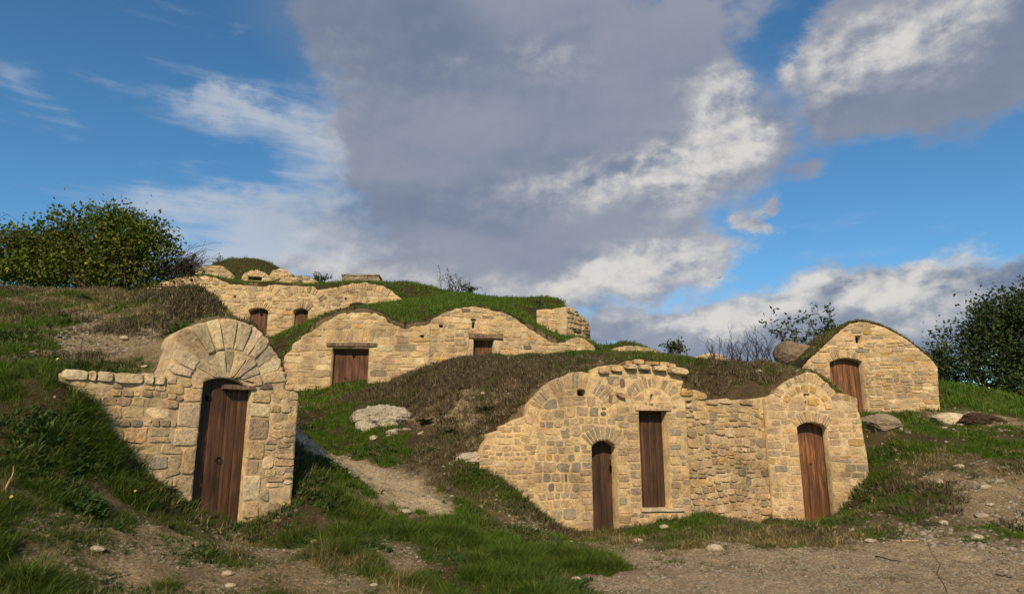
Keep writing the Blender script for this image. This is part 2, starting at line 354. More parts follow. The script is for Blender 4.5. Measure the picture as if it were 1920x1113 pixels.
M2 = SH2 + [P(*a) for a in [
     (860, 740, 14.0), (800, 700, 16.5), (720, 722, 17.8), (830, 685, 17.6), (870, 676, 17.6), (940, 668, 17.4), (1110, 664, 17.2), (1230, 671, 17), (1300, 682, 16.6), (1400, 691, 16), (1490, 696, 15.6), (1545, 705, 15.6),
     (940, 797, 12.8), (990, 737, 12.85), (1045, 701, 12.9), (1100, 692, 13.0), (1160, 684, 13.1), (1230, 683, 13.2), (1280, 698, 13.4), (1292, 720, 13.5), (1325, 745, 13.6), (1380, 744, 13.9), (1436, 740, 14.0), (1470, 714, 14.0), (1512, 700, 14.0),
     (1550, 716, 14.0), (1580, 742, 13.95), (1606, 795, 13.9), (900, 706, 15.2), (1000, 688, 15), (1150, 673, 15), (1380, 705, 14.4), (1480, 695, 14.3), (1300, 690, 14.5)]] + \
     [G(1650, 14.2, .9), G(1670, 15.5, 1.2), G(1750, 17.5, 1.6), G(1620, 17.4, 2.0), G(1540, 16.4, 2.2), G(1560, 19, 2.2), G(700, 21, 2.7), G(900, 21.5, 2.9), G(1100, 22.5, 3.1), G(1250, 21, 3.1), G(1400, 20, 2.9), G(1600, 15.8, 1.8)]
M3 = [P(*a) for a in [
     (528, 690, 22.3), (545, 650, 22.2), (580, 617, 22.2), (620, 591, 22.2), (650, 581, 22.3), (705, 583, 22.3), (740, 604, 22.4), (780, 606, 22.5), (802, 603, 22.6), (820, 588, 22.7), (860, 575, 22.9), (900, 572, 23.1), (940, 580, 23.4), (980, 602, 23.7), (1020, 628, 24.1), (1060, 636, 24.4), (1100, 634, 24.8), (1112, 648, 25),
     (505, 652, 24), (560, 615, 25), (620, 586, 26), (700, 573, 26.5), (800, 566, 26.5), (900, 566, 26.6), (980, 590, 25.8), (1010, 612, 25.3), (1050, 632, 25.2), (750, 580, 24.3), (870, 570, 25),
     (760, 567, 28.4), (850, 556, 28.6), (950, 566, 28)]] + [G(1180, 25, 3.8), G(1130, 28, 4.2), G(430, 25, 4.6), G(470, 27.5, 5.5)]
M4 = [P(*a) for a in [
     (285, 534, 30.6), (340, 518, 30.6), (386, 515, 30.6), (420, 522, 30.6), (440, 529, 30.7), (517, 530, 30.9), (590, 536, 31), (640, 532, 31.2), (665, 531, 31.3), (705, 532, 31.4), (735, 544, 31.5), (762, 563, 31.5),
     (460, 533, 33), (560, 536, 33), (640, 534, 34), (720, 532, 34), (780, 530, 34), (830, 545, 33), (870, 553, 33), (940, 562, 32), (1010, 569, 31.5), (1060, 575, 31), (300, 532, 33), (380, 521, 34.0),
     (800, 556, 31), (760, 568, 29), (900, 568, 29), (1000, 575, 29), (850, 560, 29.5)]] + [G(200, 36, 8.6), G(600, 40, 9.2), G(800, 40, 8.7), G(950, 40, 7.2), G(1100, 36, 5.0), G(450, 44, 9.5), G(1090, 32, 5.2)]

class RBF:
    def __init__(s, pts, c=.6):
        pts = np.array(pts); s.p = pts[:, :2]; s.c = c; n = len(pts)
        A = np.zeros((n + 3, n + 3)); d = np.hypot(s.p[:, None, 0] - s.p[None, :, 0], s.p[:, None, 1] - s.p[None, :, 1])
        A[:n, :n] = -np.sqrt(d * d + c * c); A[:n, :n] += np.eye(n) * .05; A[:n, n] = 1; A[:n, n + 1:] = s.p; A[n, :n] = 1; A[n + 1:, :n] = s.p.T
        s.w = np.linalg.solve(A, np.concatenate([pts[:, 2], np.zeros(3)])); s.n = n
    def __call__(s, X, Y):
        out = s.w[s.n] + s.w[s.n + 1] * X + s.w[s.n + 2] * Y
        for (a, b), w in zip(s.p, s.w):
            out = out - w * np.sqrt((X - a) ** 2 + (Y - b) ** 2 + s.c * s.c)
        return out
rb, r1, r2, r3, r4 = RBF(BASE), RBF(M1), RBF(M2), RBF(M3), RBF(M4)
CL = .50     # the step stands this far behind a wall's face
f = FR
def U(fr, px, py): return f[fr].uv(px, py)[0]
pl1 = [f['kiosk'].plan(U('kiosk', 118, 750), CL), f['kiosk'].plan(U('kiosk', 556, 750), CL), f['kiosk'].plan(U('kiosk', 556, 750) + .3, 3.0), G(500, 14, 0)[:2], G(430, 17, 0)[:2], G(0, 13, 0)[:2], G(-100, 8, 0)[:2]]
pl2 = [f['left'].plan(U('left', 908, 830), CL), f['left'].plan(0, CL), f['link'].plan(.3, CL + .04), f['right'].plan(-.05, CL), f['right'].plan(U('right', 1622, 850) - .04, CL), G(1650, 14.2, 0)[:2], G(1640, 15.5, 0)[:2], G(1560, 16.6, 0)[:2], G(1490, 19, 0)[:2], G(1300, 22, 0)[:2], G(700, 21.5, 0)[:2], G(640, 18, 0)[:2], G(700, 14.3, 0)[:2], G(860, 13.0, 0)[:2]]
pl3 = [f['mid1'].plan(0, CL + .2), f['mid1'].plan(U('mid1', 800, 620), CL + .2), f['mid2'].plan(0.05, CL + .2), f['mid2'].plan(U('mid2', 1115, 640), CL + .2), G(1170, 26, 0)[:2], G(1100, 29.5, 0)[:2], G(560, 29, 0)[:2], G(450, 26, 0)[:2], G(500, 22.6, 0)[:2]]
pl4 = [f['upper'].plan(-.1, CL + .4), f['upper'].plan(U('upper', 762, 560), CL + .4), G(780, 28.4, 0)[:2], G(1060, 28.6, 0)[:2], G(1070, 40, 0)[:2], G(0, 44, 0)[:2], G(100, 31, 0)[:2]]
BUMPS = [  # (px, Y, radius x, radius y, height): turf humps over cellars further up
    (450, 38.5, 4.3, 2.6, 2.3), (560, 36.0, 1.6, 1.3, .62), (1195, 29.5, 1.7, 1.4, .85), (1335, 30.0, 1.3, 1.2, .62)]
def height(X, Y, detail=True):
    z = rb(X, Y); step = np.zeros(X.shape, bool)
    for rf, pl in ((r1, pl1), (r2, pl2), (r3, pl3), (r4, pl4)):
        m = inside(pl, X, Y); zz = rf(X[m], Y[m]); up = zz > z[m]
        s = step[m]; s |= zz > z[m] + .25; step[m] = s
        z[m] = np.where(up, zz, z[m])
    for key, xa, xb, py in (('kiosk', 376, 474, 1012), ('left', 1108, 1158, 1000), ('right', 1492, 1560, 980), ('hut', 1550, 1622, 782)):     # level thresholds
        fo = f[key]; ua, ub = fo.uv(xa, 850)[0], fo.uv(xb, 850)[0]; dx = X - fo.o[0]; dy = Y - fo.o[1]; u = dx * fo.t[0] + dy * fo.t[1]; dep = -(dx * fo.n[0] + dy * fo.n[1])
        m = (u > ua) & (u < ub) & (dep > 0) & (dep < CL - .02); z[m] = np.minimum(z[m], fo.uv(xa, py)[1] - .03)
    for px, Yc, rx, ry, h in BUMPS:
        xc = (px - 960) / F * Yc
        d2 = ((X - xc) / rx) ** 2 + ((Y - Yc) / ry) ** 2
        z = z + h * np.exp(-d2 * 1.1)
    rr = np.hypot(X, Y)
    far = sstep(rr, 50, 90); z = z * (1 - far) + far * (-6 - .02 * rr)
    if detail:
        z = z + fbm(X * .9, Y * .9, 3, 3) * .16 + fbm(X * 3.2, Y * 3.2, 11, 3) * .07 + fbm(X * 14, Y * 14, 21, 3, .6) * .035
    return z, step

# polar grid round the viewpoint
az = np.concatenate([np.linspace(-75, -41, 40), np.linspace(-40.5, 40.5, 700), np.linspace(41, 75, 40)]) * math.pi / 180
rr = np.concatenate([np.geomspace(1.2, 4.2, 24)[:-1], np.geomspace(4.2, 58, 500), np.geomspace(60, 2500, 18)])
AZ, RR = np.meshgrid(az, rr); GX = RR * np.sin(AZ); GY = RR * np.cos(AZ)
GZ, GSTEP = height(GX, GY)
lr = np.log(rr)
def z_at(x, y):
    a = math.atan2(x, y); r = math.log(math.hypot(x, y))
    i = int(np.clip(np.searchsorted(lr, r) - 1, 0, len(lr) - 2)); j = int(np.clip(np.searchsorted(az, a) - 1, 0, len(az) - 2))
    fi = (r - lr[i]) / (lr[i + 1] - lr[i]); fj = (a - az[j]) / (az[j + 1] - az[j])
    return float((GZ[i, j] * (1 - fi) + GZ[i + 1, j] * fi) * (1 - fj) + (GZ[i, j + 1] * (1 - fi) + GZ[i + 1, j + 1] * fi) * fj)
# line-of-sight helper: where does the ground first meet the ray through this spot of the photograph
ELEV = np.arctan2(GZ - H, RR)
def hit(px, py, ymin=3.0):
    d = ray(px, py); a = math.atan2(d[0], d[1]); e = math.atan2(d[2], math.hypot(d[0], d[1]))
    j = int(np.clip(np.searchsorted(az, a), 0, len(az) - 1)); col = ELEV[:, j]; ok = np.nonzero((col >= e) & (RR[:, j] * math.cos(a) > ymin))[0]
    i = ok[0] if len(ok) else int(np.argmax(col))
    return np.array([GX[i, j], GY[i, j], GZ[i, j]])

# ground cover by named spots of the slope: g green grass, d dry grass, s bare soil, b brown scrub, p trodden path, r gravel
SPOTS = [
  ('g', [(330, 575), (100, 610), (270, 680), (230, 590), (380, 600), (30, 650), (60, 760), (0, 700), (150, 780), (100, 850), (200, 850), (40, 900), (180, 900), (270, 920), (20, 800), (330, 985), (400, 1000), (540, 960), (600, 930), (600, 880), (560, 1000), (650, 960), (480, 1010), (700, 1000), (800, 985), (850, 1000),
         (240, 970), (30, 1060), (100, 1100), (300, 1080), (330, 1060), (690, 1020), (800, 1030), (900, 1040), (1000, 1045), (640, 1040),
         (600, 800), (590, 770), (640, 770), (700, 830), (760, 850), (850, 880), (900, 930), (660, 830), (1000, 1000), (1200, 990), (1300, 985), (1450, 985), (1550, 985), (1100, 665), (1000, 665), (1230, 672), (1320, 690), (950, 668), (1300, 670), (1380, 690),
         (1650, 850), (1640, 900), (1620, 950), (1800, 840), (1900, 830), (1700, 830), (1850, 735), (1800, 725), (1700, 785), (1750, 800), (1900, 775), (1640, 795), (1900, 1000), (1820, 985), (1000, 1075), (1100, 1060), (850, 1080), (930, 1060), (520, 1060)]),
  ('d', [(1350, 698), (1400, 700), (1450, 702), (1300, 722), (1420, 730), (1480, 700), (1360, 735), (40, 570), (20, 590), (250, 590), (330, 590), (120, 560), (420, 590), (10, 940), (60, 1000), (250, 930), (150, 1010), (430, 1050), (730, 750), (640, 960), (1250, 1010), (1400, 1005), (1560, 1000), (1660, 970), (1480, 1000), (1700, 900), (1780, 870), (1850, 880), (1700, 940), (1780, 930), (1100, 1010),
         (1000, 700), (880, 690), (900, 860), (940, 950), (540, 1090), (700, 1060), (600, 1060), (1640, 820)]),
  ('s', [(200, 1040), (280, 1050), (380, 1060), (460, 1070), (540, 1075), (350, 1010), (430, 1000), (230, 1085), (330, 610), (160, 600), (220, 640), (280, 630), (370, 640), (1800, 930), (1860, 905), (1900, 950), (1780, 895), (1840, 945), (150, 640), (230, 620), (250, 660), (180, 660), (300, 660), (300, 620), (60, 960), (120, 990), (250, 1000), (330, 1030), (420, 1030), (500, 1040), (250, 1050), (420, 1090), (620, 1090), (980, 970), (1010, 1000), (1880, 930), (1820, 900), (1760, 910), (1850, 960), (880, 730), (960, 730),
         (820, 760), (880, 780), (930, 770), (870, 830), (1850, 785), (1820, 780), (540, 1030), (740, 1040), (350, 650)]),
  ('b', [(760, 710), (800, 690), (840, 730), (760, 740), (700, 735), (900, 710), (860, 700), (960, 700), (980, 720), (820, 720), (900, 750), (1000, 690), (930, 800), (850, 850), (1340, 705), (1380, 720), (1320, 720), (1420, 720), (420, 575), (350, 590), (1360, 730), (520, 700), (530, 730)]),
  ('p', [(582, 836), (604, 848), (635, 858), (705, 900), (740, 918), (760, 915), (790, 940), (815, 955), (770, 945), (590, 840), (620, 855), (650, 870), (690, 893), (720, 905), (760, 930), (800, 950), (640, 865), (670, 880), (780, 935)]),
  ('r', [(1200, 1050), (1300, 1040), (1400, 1040), (1500, 1040), (1600, 1050), (1700, 1040), (1800, 1040), (1900, 1050), (1300, 1090), (1500, 1100), (1700, 1100), (1900, 1100), (1150, 1090), (1400, 1110), (1820, 1010), (1890, 1020)]),
]
KINDS = 'gdsbpr'
sp_pts = []; sp_k = []
for k, lst in SPOTS:
    for q in lst:
        w = hit(*q); sp_pts.append((math.atan2(w[0], w[1]), math.log(math.hypot(w[0], w[1])))); sp_k.append(KINDS.index(k))
sp_pts = np.array(sp_pts); sp_k = np.array(sp_k)
CW = np.zeros((6,) + GX.shape, np.float32)
wx = AZ + fbm(GX * 1.1, GY * 1.1, 31, 4) * .06; wy = np.log(RR) + fbm(GX * 1.1, GY * 1.1, 41, 4) * .13
for (a, b), k in zip(sp_pts, sp_k):
    q = .25 if k == 4 else 1.
    d2 = ((AZ + (wx - AZ) * q - a) ** 2 * 3.0 + (np.log(RR) + (wy - np.log(RR)) * q - b) ** 2) / (.055 ** 2 if k != 4 else .029 ** 2)
    CW[k] += (1. / (1 + d2) ** 2.2).astype(np.float32) * (1.0 if k not in (2, 4) else 1.5 if k == 4 else 1.25)
CW[2] *= 1 + 1.3 * (RR < 8.8); CW[0] += (RR > 19) * 1e-3 * (RR ** 0); CW /= CW.sum(0)
up_hill = sstep(RR, 19.3, 20.8)          # the upper mounds are plain green turf
CW *= (1 - up_hill); CW[0] += up_hill
# brown lip right behind each wall top
def near_wall(fr, u0, u1, w0, w1):
    fo = f[fr]; dx = GX - fo.o[0]; dy = GY - fo.o[1]; u = dx * fo.t[0] + dy * fo.t[1]; dep = -(dx * fo.n[0] + dy * fo.n[1])
    return (u > u0) & (u < u1) & (dep > 0) & (dep < w0 + (w1 - w0) * (fbm(GX * 1.5, GY * 1.5, 77, 3) + .5))
lip = near_wall('mid1', -.3, 4.6, .4, 1.5) | near_wall('mid2', -.1, 6.2, .3, 1.1) | near_wall('upper', 0, 12, .5, 1.2)
CW[:, lip & GSTEP] *= .15; CW[3][lip & GSTEP] += .5; CW[2][lip & GSTEP] += .35
CW /= CW.sum(0)
PATHMASK = CW[4] > .5

def ground_material():
    m, nt, b = mat_new('ground'); N = nt.nodes; L = nt.links
    tc = N.new('ShaderNodeTexCoord'); vec = tc.outputs['Object']
    at = N.new('ShaderNodeAttribute'); at.attribute_name = 'col'
    n1 = tex(nt, 'ShaderNodeTexNoise', 3.2, vec, Detail=8, Roughness=.7)
    n2 = tex(nt, 'ShaderNodeTexNoise', 34, vec, Detail=7, Roughness=.75)
    v1 = tex(nt, 'ShaderNodeTexVoronoi', 30, vec); v2 = tex(nt, 'ShaderNodeTexVoronoi', 11, vec)
    c = mul(nt, at.outputs['Color'], ramp(nt, n1.outputs[0], [(.3, (.62, .60, .58)), (.55, (1, 1, 1)), (.75, (1.25, 1.2, 1.1))]))
    c = mul(nt, c, ramp(nt, n2.outputs[0], [(.32, (.42, .42, .42)), (.52, (1, 1, 1)), (.72, (1.45, 1.42, 1.38))]))
    peb = ramp(nt, v1.outputs['Distance'], [(.12, (1.7, 1.7, 1.7)), (.3, (1, 1, 1)), (.6, (.8, .8, .8))])
    c = mul(nt, c, peb, .6)
    L.new(c, b.inputs['Base Color']); b.inputs['Roughness'].default_value = 1; b.inputs['Specular IOR Level'].default_value = .05
    p = add_bump(nt, b, n2.outputs[0], .9, .05)
    inv = N.new('ShaderNodeMath'); inv.operation = 'SUBTRACT'; inv.inputs[0].default_value = 1; L.new(v1.outputs['Distance'], inv.inputs[1])
    p = add_bump(nt, b, inv.outputs[0], .5, .02, p)
    return m
M_GROUND = ground_material()
KCOL = np.array([(.060, .048, .022), (.17, .125, .066), (.38, .28, .165), (.075, .052, .034), (.62, .475, .30), (.48, .36, .225)])
GCOL = np.tensordot(np.moveaxis(CW, 0, -1), KCOL, 1)
def sheet(name, mask_faces):
    ny, nx = GX.shape; idx = np.arange(ny * nx).reshape(ny, nx)
    q = np.stack([idx[:-1, :-1], idx[:-1, 1:], idx[1:, 1:], idx[1:, :-1]], -1)[mask_faces]
    used = np.unique(q); remap = np.full(ny * nx, -1); remap[used] = np.arange(len(used))
    V = np.stack([GX, GY, GZ], -1).reshape(-1, 3)[used]
    me = mesh_np(name, V, [remap[q]], M_GROUND, GCOL.reshape(-1, 3)[used], True)
    o = link(bpy.data.objects.new(name, me)); o['kind'] = 'structure'; return o
fm = PATHMASK[:-1, :-1]; gm = (CW[5] > .5)[:-1, :-1] & ~fm
sheet('hillside', ~fm & ~gm); sheet('footpath', fm); sheet('gravel_track', gm)
# ---------------------------------------------------------------- masonry
def arc3(a, b, c):
    """circle through three points"""
    ax, ay = a; bx, by = b; cx, cy = c
    d = 2 * (ax * (by - cy) + bx * (cy - ay) + cx * (ay - by))
    ux = ((ax * ax + ay * ay) * (by - cy) + (bx * bx + by * by) * (cy - ay) + (cx * cx + cy * cy) * (ay - by)) / d
    uy = ((ax * ax + ay * ay) * (cx - bx) + (bx * bx + by * by) * (ax - cx) + (cx * cx + cy * cy) * (bx - ax)) / d
    return ux, uy, math.hypot(ax - ux, ay - uy)
def arc_pts(a, b, c, n=10):
    ux, uy, r = arc3(a, b, c); a0 = math.atan2(a[1] - uy, a[0] - ux); a1 = math.atan2(c[1] - uy, c[0] - ux)
    return [(ux + r * math.cos(a0 + (a1 - a0) * i / n), uy + r * math.sin(a0 + (a1 - a0) * i / n)) for i in range(n + 1)]
def arch_opening(fr, left, crown, right, bottom_drop):
    """px spots of the two springings and the crown -> opening polygon in wall coordinates, straight jambs down"""
    a, b, c = fr.uv(*left), fr.uv(*crown), fr.uv(*right); top = arc_pts(a, b, c)
    return top + [(c[0], c[1] - bottom_drop), (a[0], a[1] - bottom_drop)]
def seg_near(P_, poly):
    """nearest point on the polygon outline for each row of P_"""
    best = np.full(len(P_), 1e9); out = P_.copy(); n = len(poly)
    for i in range(n):
        a = np.array(poly[i]); b = np.array(poly[(i + 1) % n]); ab = b - a; L2 = ab @ ab
        if L2 < 1e-12: continue
        t = np.clip(((P_ - a) @ ab) / L2, 0, 1); q = a + t[:, None] * ab; d = np.hypot(*(P_ - q).T)
        m = d < best; best[m] = d[m]; out[m] = q[m]
    return out, best

def mortar_mesh(name, outline, openings, g, thick, amp, col, seed, mat=None):
    ol = np.array(outline); u0, v0 = ol.min(0) - g; u1, v1 = ol.max(0) + g
    nu = int((u1 - u0) / g) + 2; nv = int((v1 - v0) / g) + 2
    us = u0 + np.arange(nu) * g; vs = v0 + np.arange(nv) * g; UU, VV = np.meshgrid(us, vs)
    cu, cv = (UU[:-1, :-1] + g / 2), (VV[:-1, :-1] + g / 2)
    keep = inside(outline, cu, cv)
    for op in openings: keep &= ~inside(op, cu, cv)
    idx = np.arange(nu * nv).reshape(nv, nu)
    q = np.stack([idx[:-1, :-1], idx[:-1, 1:], idx[1:, 1:], idx[1:, :-1]], -1)[keep]
    used, inv = np.unique(q, return_inverse=True); q = inv.reshape(q.shape)
    pts = np.stack([UU.ravel()[used], VV.ravel()[used]], -1)
    # outline vertices: those on an edge used once
    e = np.concatenate([q[:, [0, 1]], q[:, [1, 2]], q[:, [2, 3]], q[:, [3, 0]]]); key = np.sort(e, 1); key = key[:, 0] * 10 ** 7 + key[:, 1]
    _, first, cnt = np.unique(key, return_index=True, return_counts=True); be = e[first[cnt == 1]]
    bv = np.unique(be); best = None
    for poly in [outline] + list(openings):
        near, dist = seg_near(pts[bv], poly)
        if best is None: best, bd = near, dist
        else: m = dist < bd; best[m] = near[m]; bd[m] = dist[m]
    m = bd < g * 1.1; pts[bv[m]] = best[m]
    disp = fbm(pts[:, 0] * 9, pts[:, 1] * 9, seed, 3, .6) * amp * 2
    isb = np.zeros(len(pts), bool); isb[bv] = True
    n = len(pts)
    Vf = np.stack([pts[:, 0], -disp, pts[:, 1]], -1); Vm = np.stack([pts[bv, 0], np.full(len(bv), thick), pts[bv, 1]], -1)
    mp = np.full(n, -1); mp[bv] = n + np.arange(len(bv))
    side = np.stack([be[:, 1], be[:, 0], mp[be[:, 0]], mp[be[:, 1]]], -1)
    V = np.concatenate([Vf, Vm])
    allp = np.concatenate([pts, pts[bv]]); c0 = np.array(col)
    tone = 1 + fbm(allp[:, 0] * 1.3, allp[:, 1] * 1.3, seed + 5, 4) * .5
    C = c0[None, :] * tone[:, None]
    return mesh_np(name, V, [q, side], mat or M_MORTAR, C.astype(np.float32), True)

def stone_shape(poly, proud, back, rs, wonk=.5):
    """a hewn stone: back ring in the wall, front ring at the arris, inner ring and centre"""
    n = len(poly); P2 = np.array(poly); c = P2.mean(0); V = []
    size = np.sqrt(np.abs(P2 - c).max(0).prod())
    tilt = rs.uniform(-1, 1, 2) * min(.10, proud * 1.1 / max(size, .02)) * wonk
    for p in P2: V.append((p[0], back, p[1]))
    for p in P2:
        V.append((p[0], -proud * .25 - max(0, (p - c) @ tilt), p[1]))
    s = rs.uniform(.84, .93)
    for p in P2:
        q = c + (p - c) * (s + rs.uniform(-.05, .04)); V.append((q[0], -proud * rs.uniform(.75, 1.1) - (q - c) @ tilt, q[1]))
    cc = c + rs.uniform(-.15, .15, 2) * size; V.append((cc[0], -proud * rs.uniform(.8, 1.25), cc[1]))
    Fc = []
    for i in range(n):
        j = (i + 1) % n
        Fc += [(i, i + n, j + n, j), (i + n, i + 2 * n, j + 2 * n, j + n), (i + 2 * n, 3 * n, j + 2 * n)]
    return V, Fc
def area(p):
    p = np.array(p); x, y = p.T; return .5 * abs(x @ np.roll(y, -1) - y @ np.roll(x, -1))
def rounded(c, hw, hh, rs, n=10, sq=5., jit=.07, rot=0.):
    out = []
    a0 = rs.uniform(0, 2 * math.pi / n)
    for i in range(n):
        a = a0 + 2 * math.pi * i / n; ca, sa = math.cos(a), math.sin(a)
        x = math.copysign(abs(ca) ** (2 / sq), ca) * hw * (1 + rs.uniform(-jit, jit)); y = math.copysign(abs(sa) ** (2 / sq), sa) * hh * (1 + rs.uniform(-jit, jit))
        out.append((c[0] + x * math.cos(rot) - y * math.sin(rot), c[1] + x * math.sin(rot) + y * math.cos(rot)))
    return out

def in1(poly, x, y):
    r = False; xj, yj = poly[-1]
    for xi, yi in poly:
        if (yi > y) != (yj > y) and x < (xj - xi) * (y - yi) / (yj - yi) + xi: r = not r
        xj, yj = xi, yi
    return r
class Wall:
    """one stone front: mortar core, stones one by one, arches, doors"""
    def __init__(s, key, name, label, cat, outline_px, seed, group=None, thick=.62, mortar=(.43, .33, .20), g=.03, drop=1.2, bottom=None, amp=.010, palette=None, rag=.028):
        s.fr = FR[key]; s.rs = np.random.default_rng(seed); s.seed = seed; s.thick = thick; s.g = g; s.amp = amp; s.mortar = mortar
        top = s.fr.uvs(outline_px)
        if rag:                                   # broken, stepped top edge
            t2 = [top[0]]; prev = 0.
            for a, b in zip(top[:-1], top[1:]):
                n_ = max(1, int(math.hypot(b[0] - a[0], b[1] - a[1]) / .11))
                for k in range(1, n_ + 1):
                    q = (a[0] + (b[0] - a[0]) * k / n_, a[1] + (b[1] - a[1]) * k / n_)
                    if k < n_ or b is not top[-1]:
                        j = s.rs.uniform(-rag, rag * .8)
                        t2 += [(q[0] - .012, q[1] + prev), (q[0] + .012, q[1] + j)] if b[0] > a[0] + .03 else [(q[0] + j * .4, q[1])]
                        prev = j
                    else: t2.append(q)
            top = t2
        vb = min(v for _, v in top) - drop if bottom is None else bottom
        s.outline = top + [(top[-1][0], vb), (top[0][0], vb)]
        s.z0 = vb; q = s.fr.plan(0, 0)
        s.root = thing(name, label, cat, (q[0], q[1], vb), s.fr.a, group)
        s.nbox = -1; s.openings = []; s.skip = []; s.stones = []; s.palette = palette or PAL_TAN
    def L(s, V): return [(v[0], v[1], v[2] - s.z0) for v in V]
    def colour(s, bias=None):
        pal = bias or s.palette; r = s.rs.random() * sum(w for _, w in pal)
        for c, w in pal:
            r -= w
            if r <= 0: break
        return np.clip(np.array(c) * s.rs.uniform(.85, 1.15) * (1 + s.rs.uniform(-.04, .04, 3)), 0, 1)
    def add_stone(s, poly, proud, back=None, col=None, name='stone', force=False):
        back = back if back is not None else .06
        s.stones.append((poly, proud, back, s.colour() if col is None else np.array(col), name, area(poly), force))
    def ok(s, p):
        x, y = float(p[0]), float(p[1])
        if s.nbox != len(s.openings) + len(s.skip):
            s.boxes = [(min(q[0] for q in o), max(q[0] for q in o), min(q[1] for q in o), max(q[1] for q in o), o) for o in s.openings + s.skip]; s.nbox = len(s.boxes)
        for a, b, c, d, o in s.boxes:
            if a <= x <= b and c <= y <= d and in1(o, x, y): return False
        return in1(s.outline, x, y)
    def ring(s, c0, r0f, r1f, ta, tb, n, gap, proud, palette, jit=.04):
        rs = s.rs; ws = rs.uniform(.75, 1.25, n); ws = np.concatenate([[0], np.cumsum(ws)]); ws = ta + (tb - ta) * ws / ws[-1]
        for i in range(n):
            t0, t1 = ws[i], ws[i + 1]; tm = (t0 + t1) / 2; j1 = rs.uniform(-jit, jit); pts = []
            for k, t, q in ((0, t0, 0), (0, tm, 0), (0, t1, 0), (.5, t1, 0), (.88, t1, 0), (1, t1, .16), (1.04, tm, 0), (1, t0, .16), (.88, t0, 0), (.5, t0, 0)):
                t += (tm - t) * q; r0 = r0f(t); r1 = r1f(t) + j1 - .008; r_ = r0 + gap / 2 * (k == 0) + (r1 - r0) * k + rs.uniform(-.006, .006)
                t -= math.copysign(gap / 2 / r_, t - tm) if abs(t - tm) > 1e-6 else 0
                t += rs.uniform(-1, 1) * .035 * (t1 - t0); pts.append((c0[0] + r_ * math.cos(t), c0[1] + r_ * math.sin(t)))
            if t1 > t0: pts = pts[::-1]
            cen = tuple(np.array(pts).mean(0)); pts = s.fit(cen, pts, .02, True)
            s.add_stone(pts, rs.uniform(*proud), s.thick * .7, s.colour(palette), 'arch_stone', True)
        m = 20; lo = [(c0[0] + (r0f(t) - .02) * math.cos(t), c0[1] + (r0f(t) - .02) * math.sin(t)) for t in np.linspace(ta, tb, m)]
        hi = [(c0[0] + r1f(t) * math.cos(t), c0[1] + r1f(t) * math.sin(t)) for t in np.linspace(ta, tb, m)]
        s.skip.append(lo + hi[::-1])
    def ok_out(s, p): return in1(s.outline, p[0], p[1])
    def fit(s, c, poly, grow=0., out_only=False):
        out = []
        test = s.ok_out if out_only else s.ok
        for p in poly:
            lo, hi = 0., 1.
            if test(p): out.append(p); continue
            for _ in range(6):
                mid = (lo + hi) / 2; q = (c[0] + (p[0] - c[0]) * mid, c[1] + (p[1] - c[1]) * mid)
                if test(q): lo = mid
                else: hi = mid
            k = lo + grow; out.append((c[0] + (p[0] - c[0]) * k, c[1] + (p[1] - c[1]) * k))
        return out
    def coursed(s, hmin, hmax, amin, amax, proud=(.008, .022), gap=.014, u0=None, u1=None, v0=None, v1=None, sq=(3.2, 6), jit=.07, wave=.03, fill=1., split=.2, region=None, palette=None, zmin=None):
        ol = np.array(s.outline); u0 = ol[:, 0].min() if u0 is None else u0; u1 = ol[:, 0].max() if u1 is None else u1
        v0 = ol[:, 1].min() if v0 is None else v0; v1 = ol[:, 1].max() if v1 is None else v1
        rs = s.rs; v = v0
        while v < v1:
            h = rs.uniform(hmin, hmax); u = u0 - rs.uniform(0, hmax * 2)
            while u < u1:
                w = h * rs.uniform(amin, amax)
                cells = [(u, u + w, v, v + h)]
                if rs.random() < split and h > (hmin + hmax) / 2 * .9:
                    k = rs.uniform(.35, .65)
                    if w > h * 1.1 or rs.random() < .5: cells = [(u, u + w, v, v + h * k), (u, u + w, v + h * k, v + h)]
                    else: cells = [(u, u + w * k, v, v + h), (u + w * k, u + w, v, v + h)]
                for a, b, c, d in cells:
                    if rs.random() > fill: continue
                    cu, cv = (a + b) / 2, (c + d) / 2
                    cv += wave * math.sin(cu * 2.1 + s.seed) + wave * .6 * math.sin(cu * 5.3 + cv * 3)
                    if region is not None and not region(cu, cv): continue
                    hw, hh = (b - a - gap) / 2, (d - c - gap) / 2
                    if hw < .012 or hh < .01: continue
                    poly = rounded((cu, cv), hw, hh, rs, 10, rs.uniform(*sq), jit, rs.uniform(-.06, .06))
                    if not s.ok((cu, cv)): continue
                    full = area(poly); raw = poly; poly = s.fit((cu, cv), poly)
                    if area(poly) < full * .35: continue
                    edge = area(poly) < full * .995
                    s.add_stone(poly, rs.uniform(*proud), s.thick * .8 if edge else None, s.colour(palette))
                u += w
            v += h
    def voussoirs(s, left, crown, right, depth, n, gap=.012, proud=(.015, .03), palette=None, a_ext=0., px=True, inner_off=0., jit=.05, skip=True, back=None, name='arch_stone', force=False):
        a, b, c = (s.fr.uv(*left), s.fr.uv(*crown), s.fr.uv(*right)) if px else (left, crown, right)
        ux, uy, r = arc3(a, b, c); a0 = math.atan2(a[1] - uy, a[0] - ux) + a_ext; a1 = math.atan2(c[1] - uy, c[0] - ux) - a_ext
        r += inner_off; rs = s.rs
        ws = rs.uniform(.7, 1.3, n); ws = np.concatenate([[0], np.cumsum(ws)]); ws = a0 + (a1 - a0) * ws / ws[-1]
        polys = []
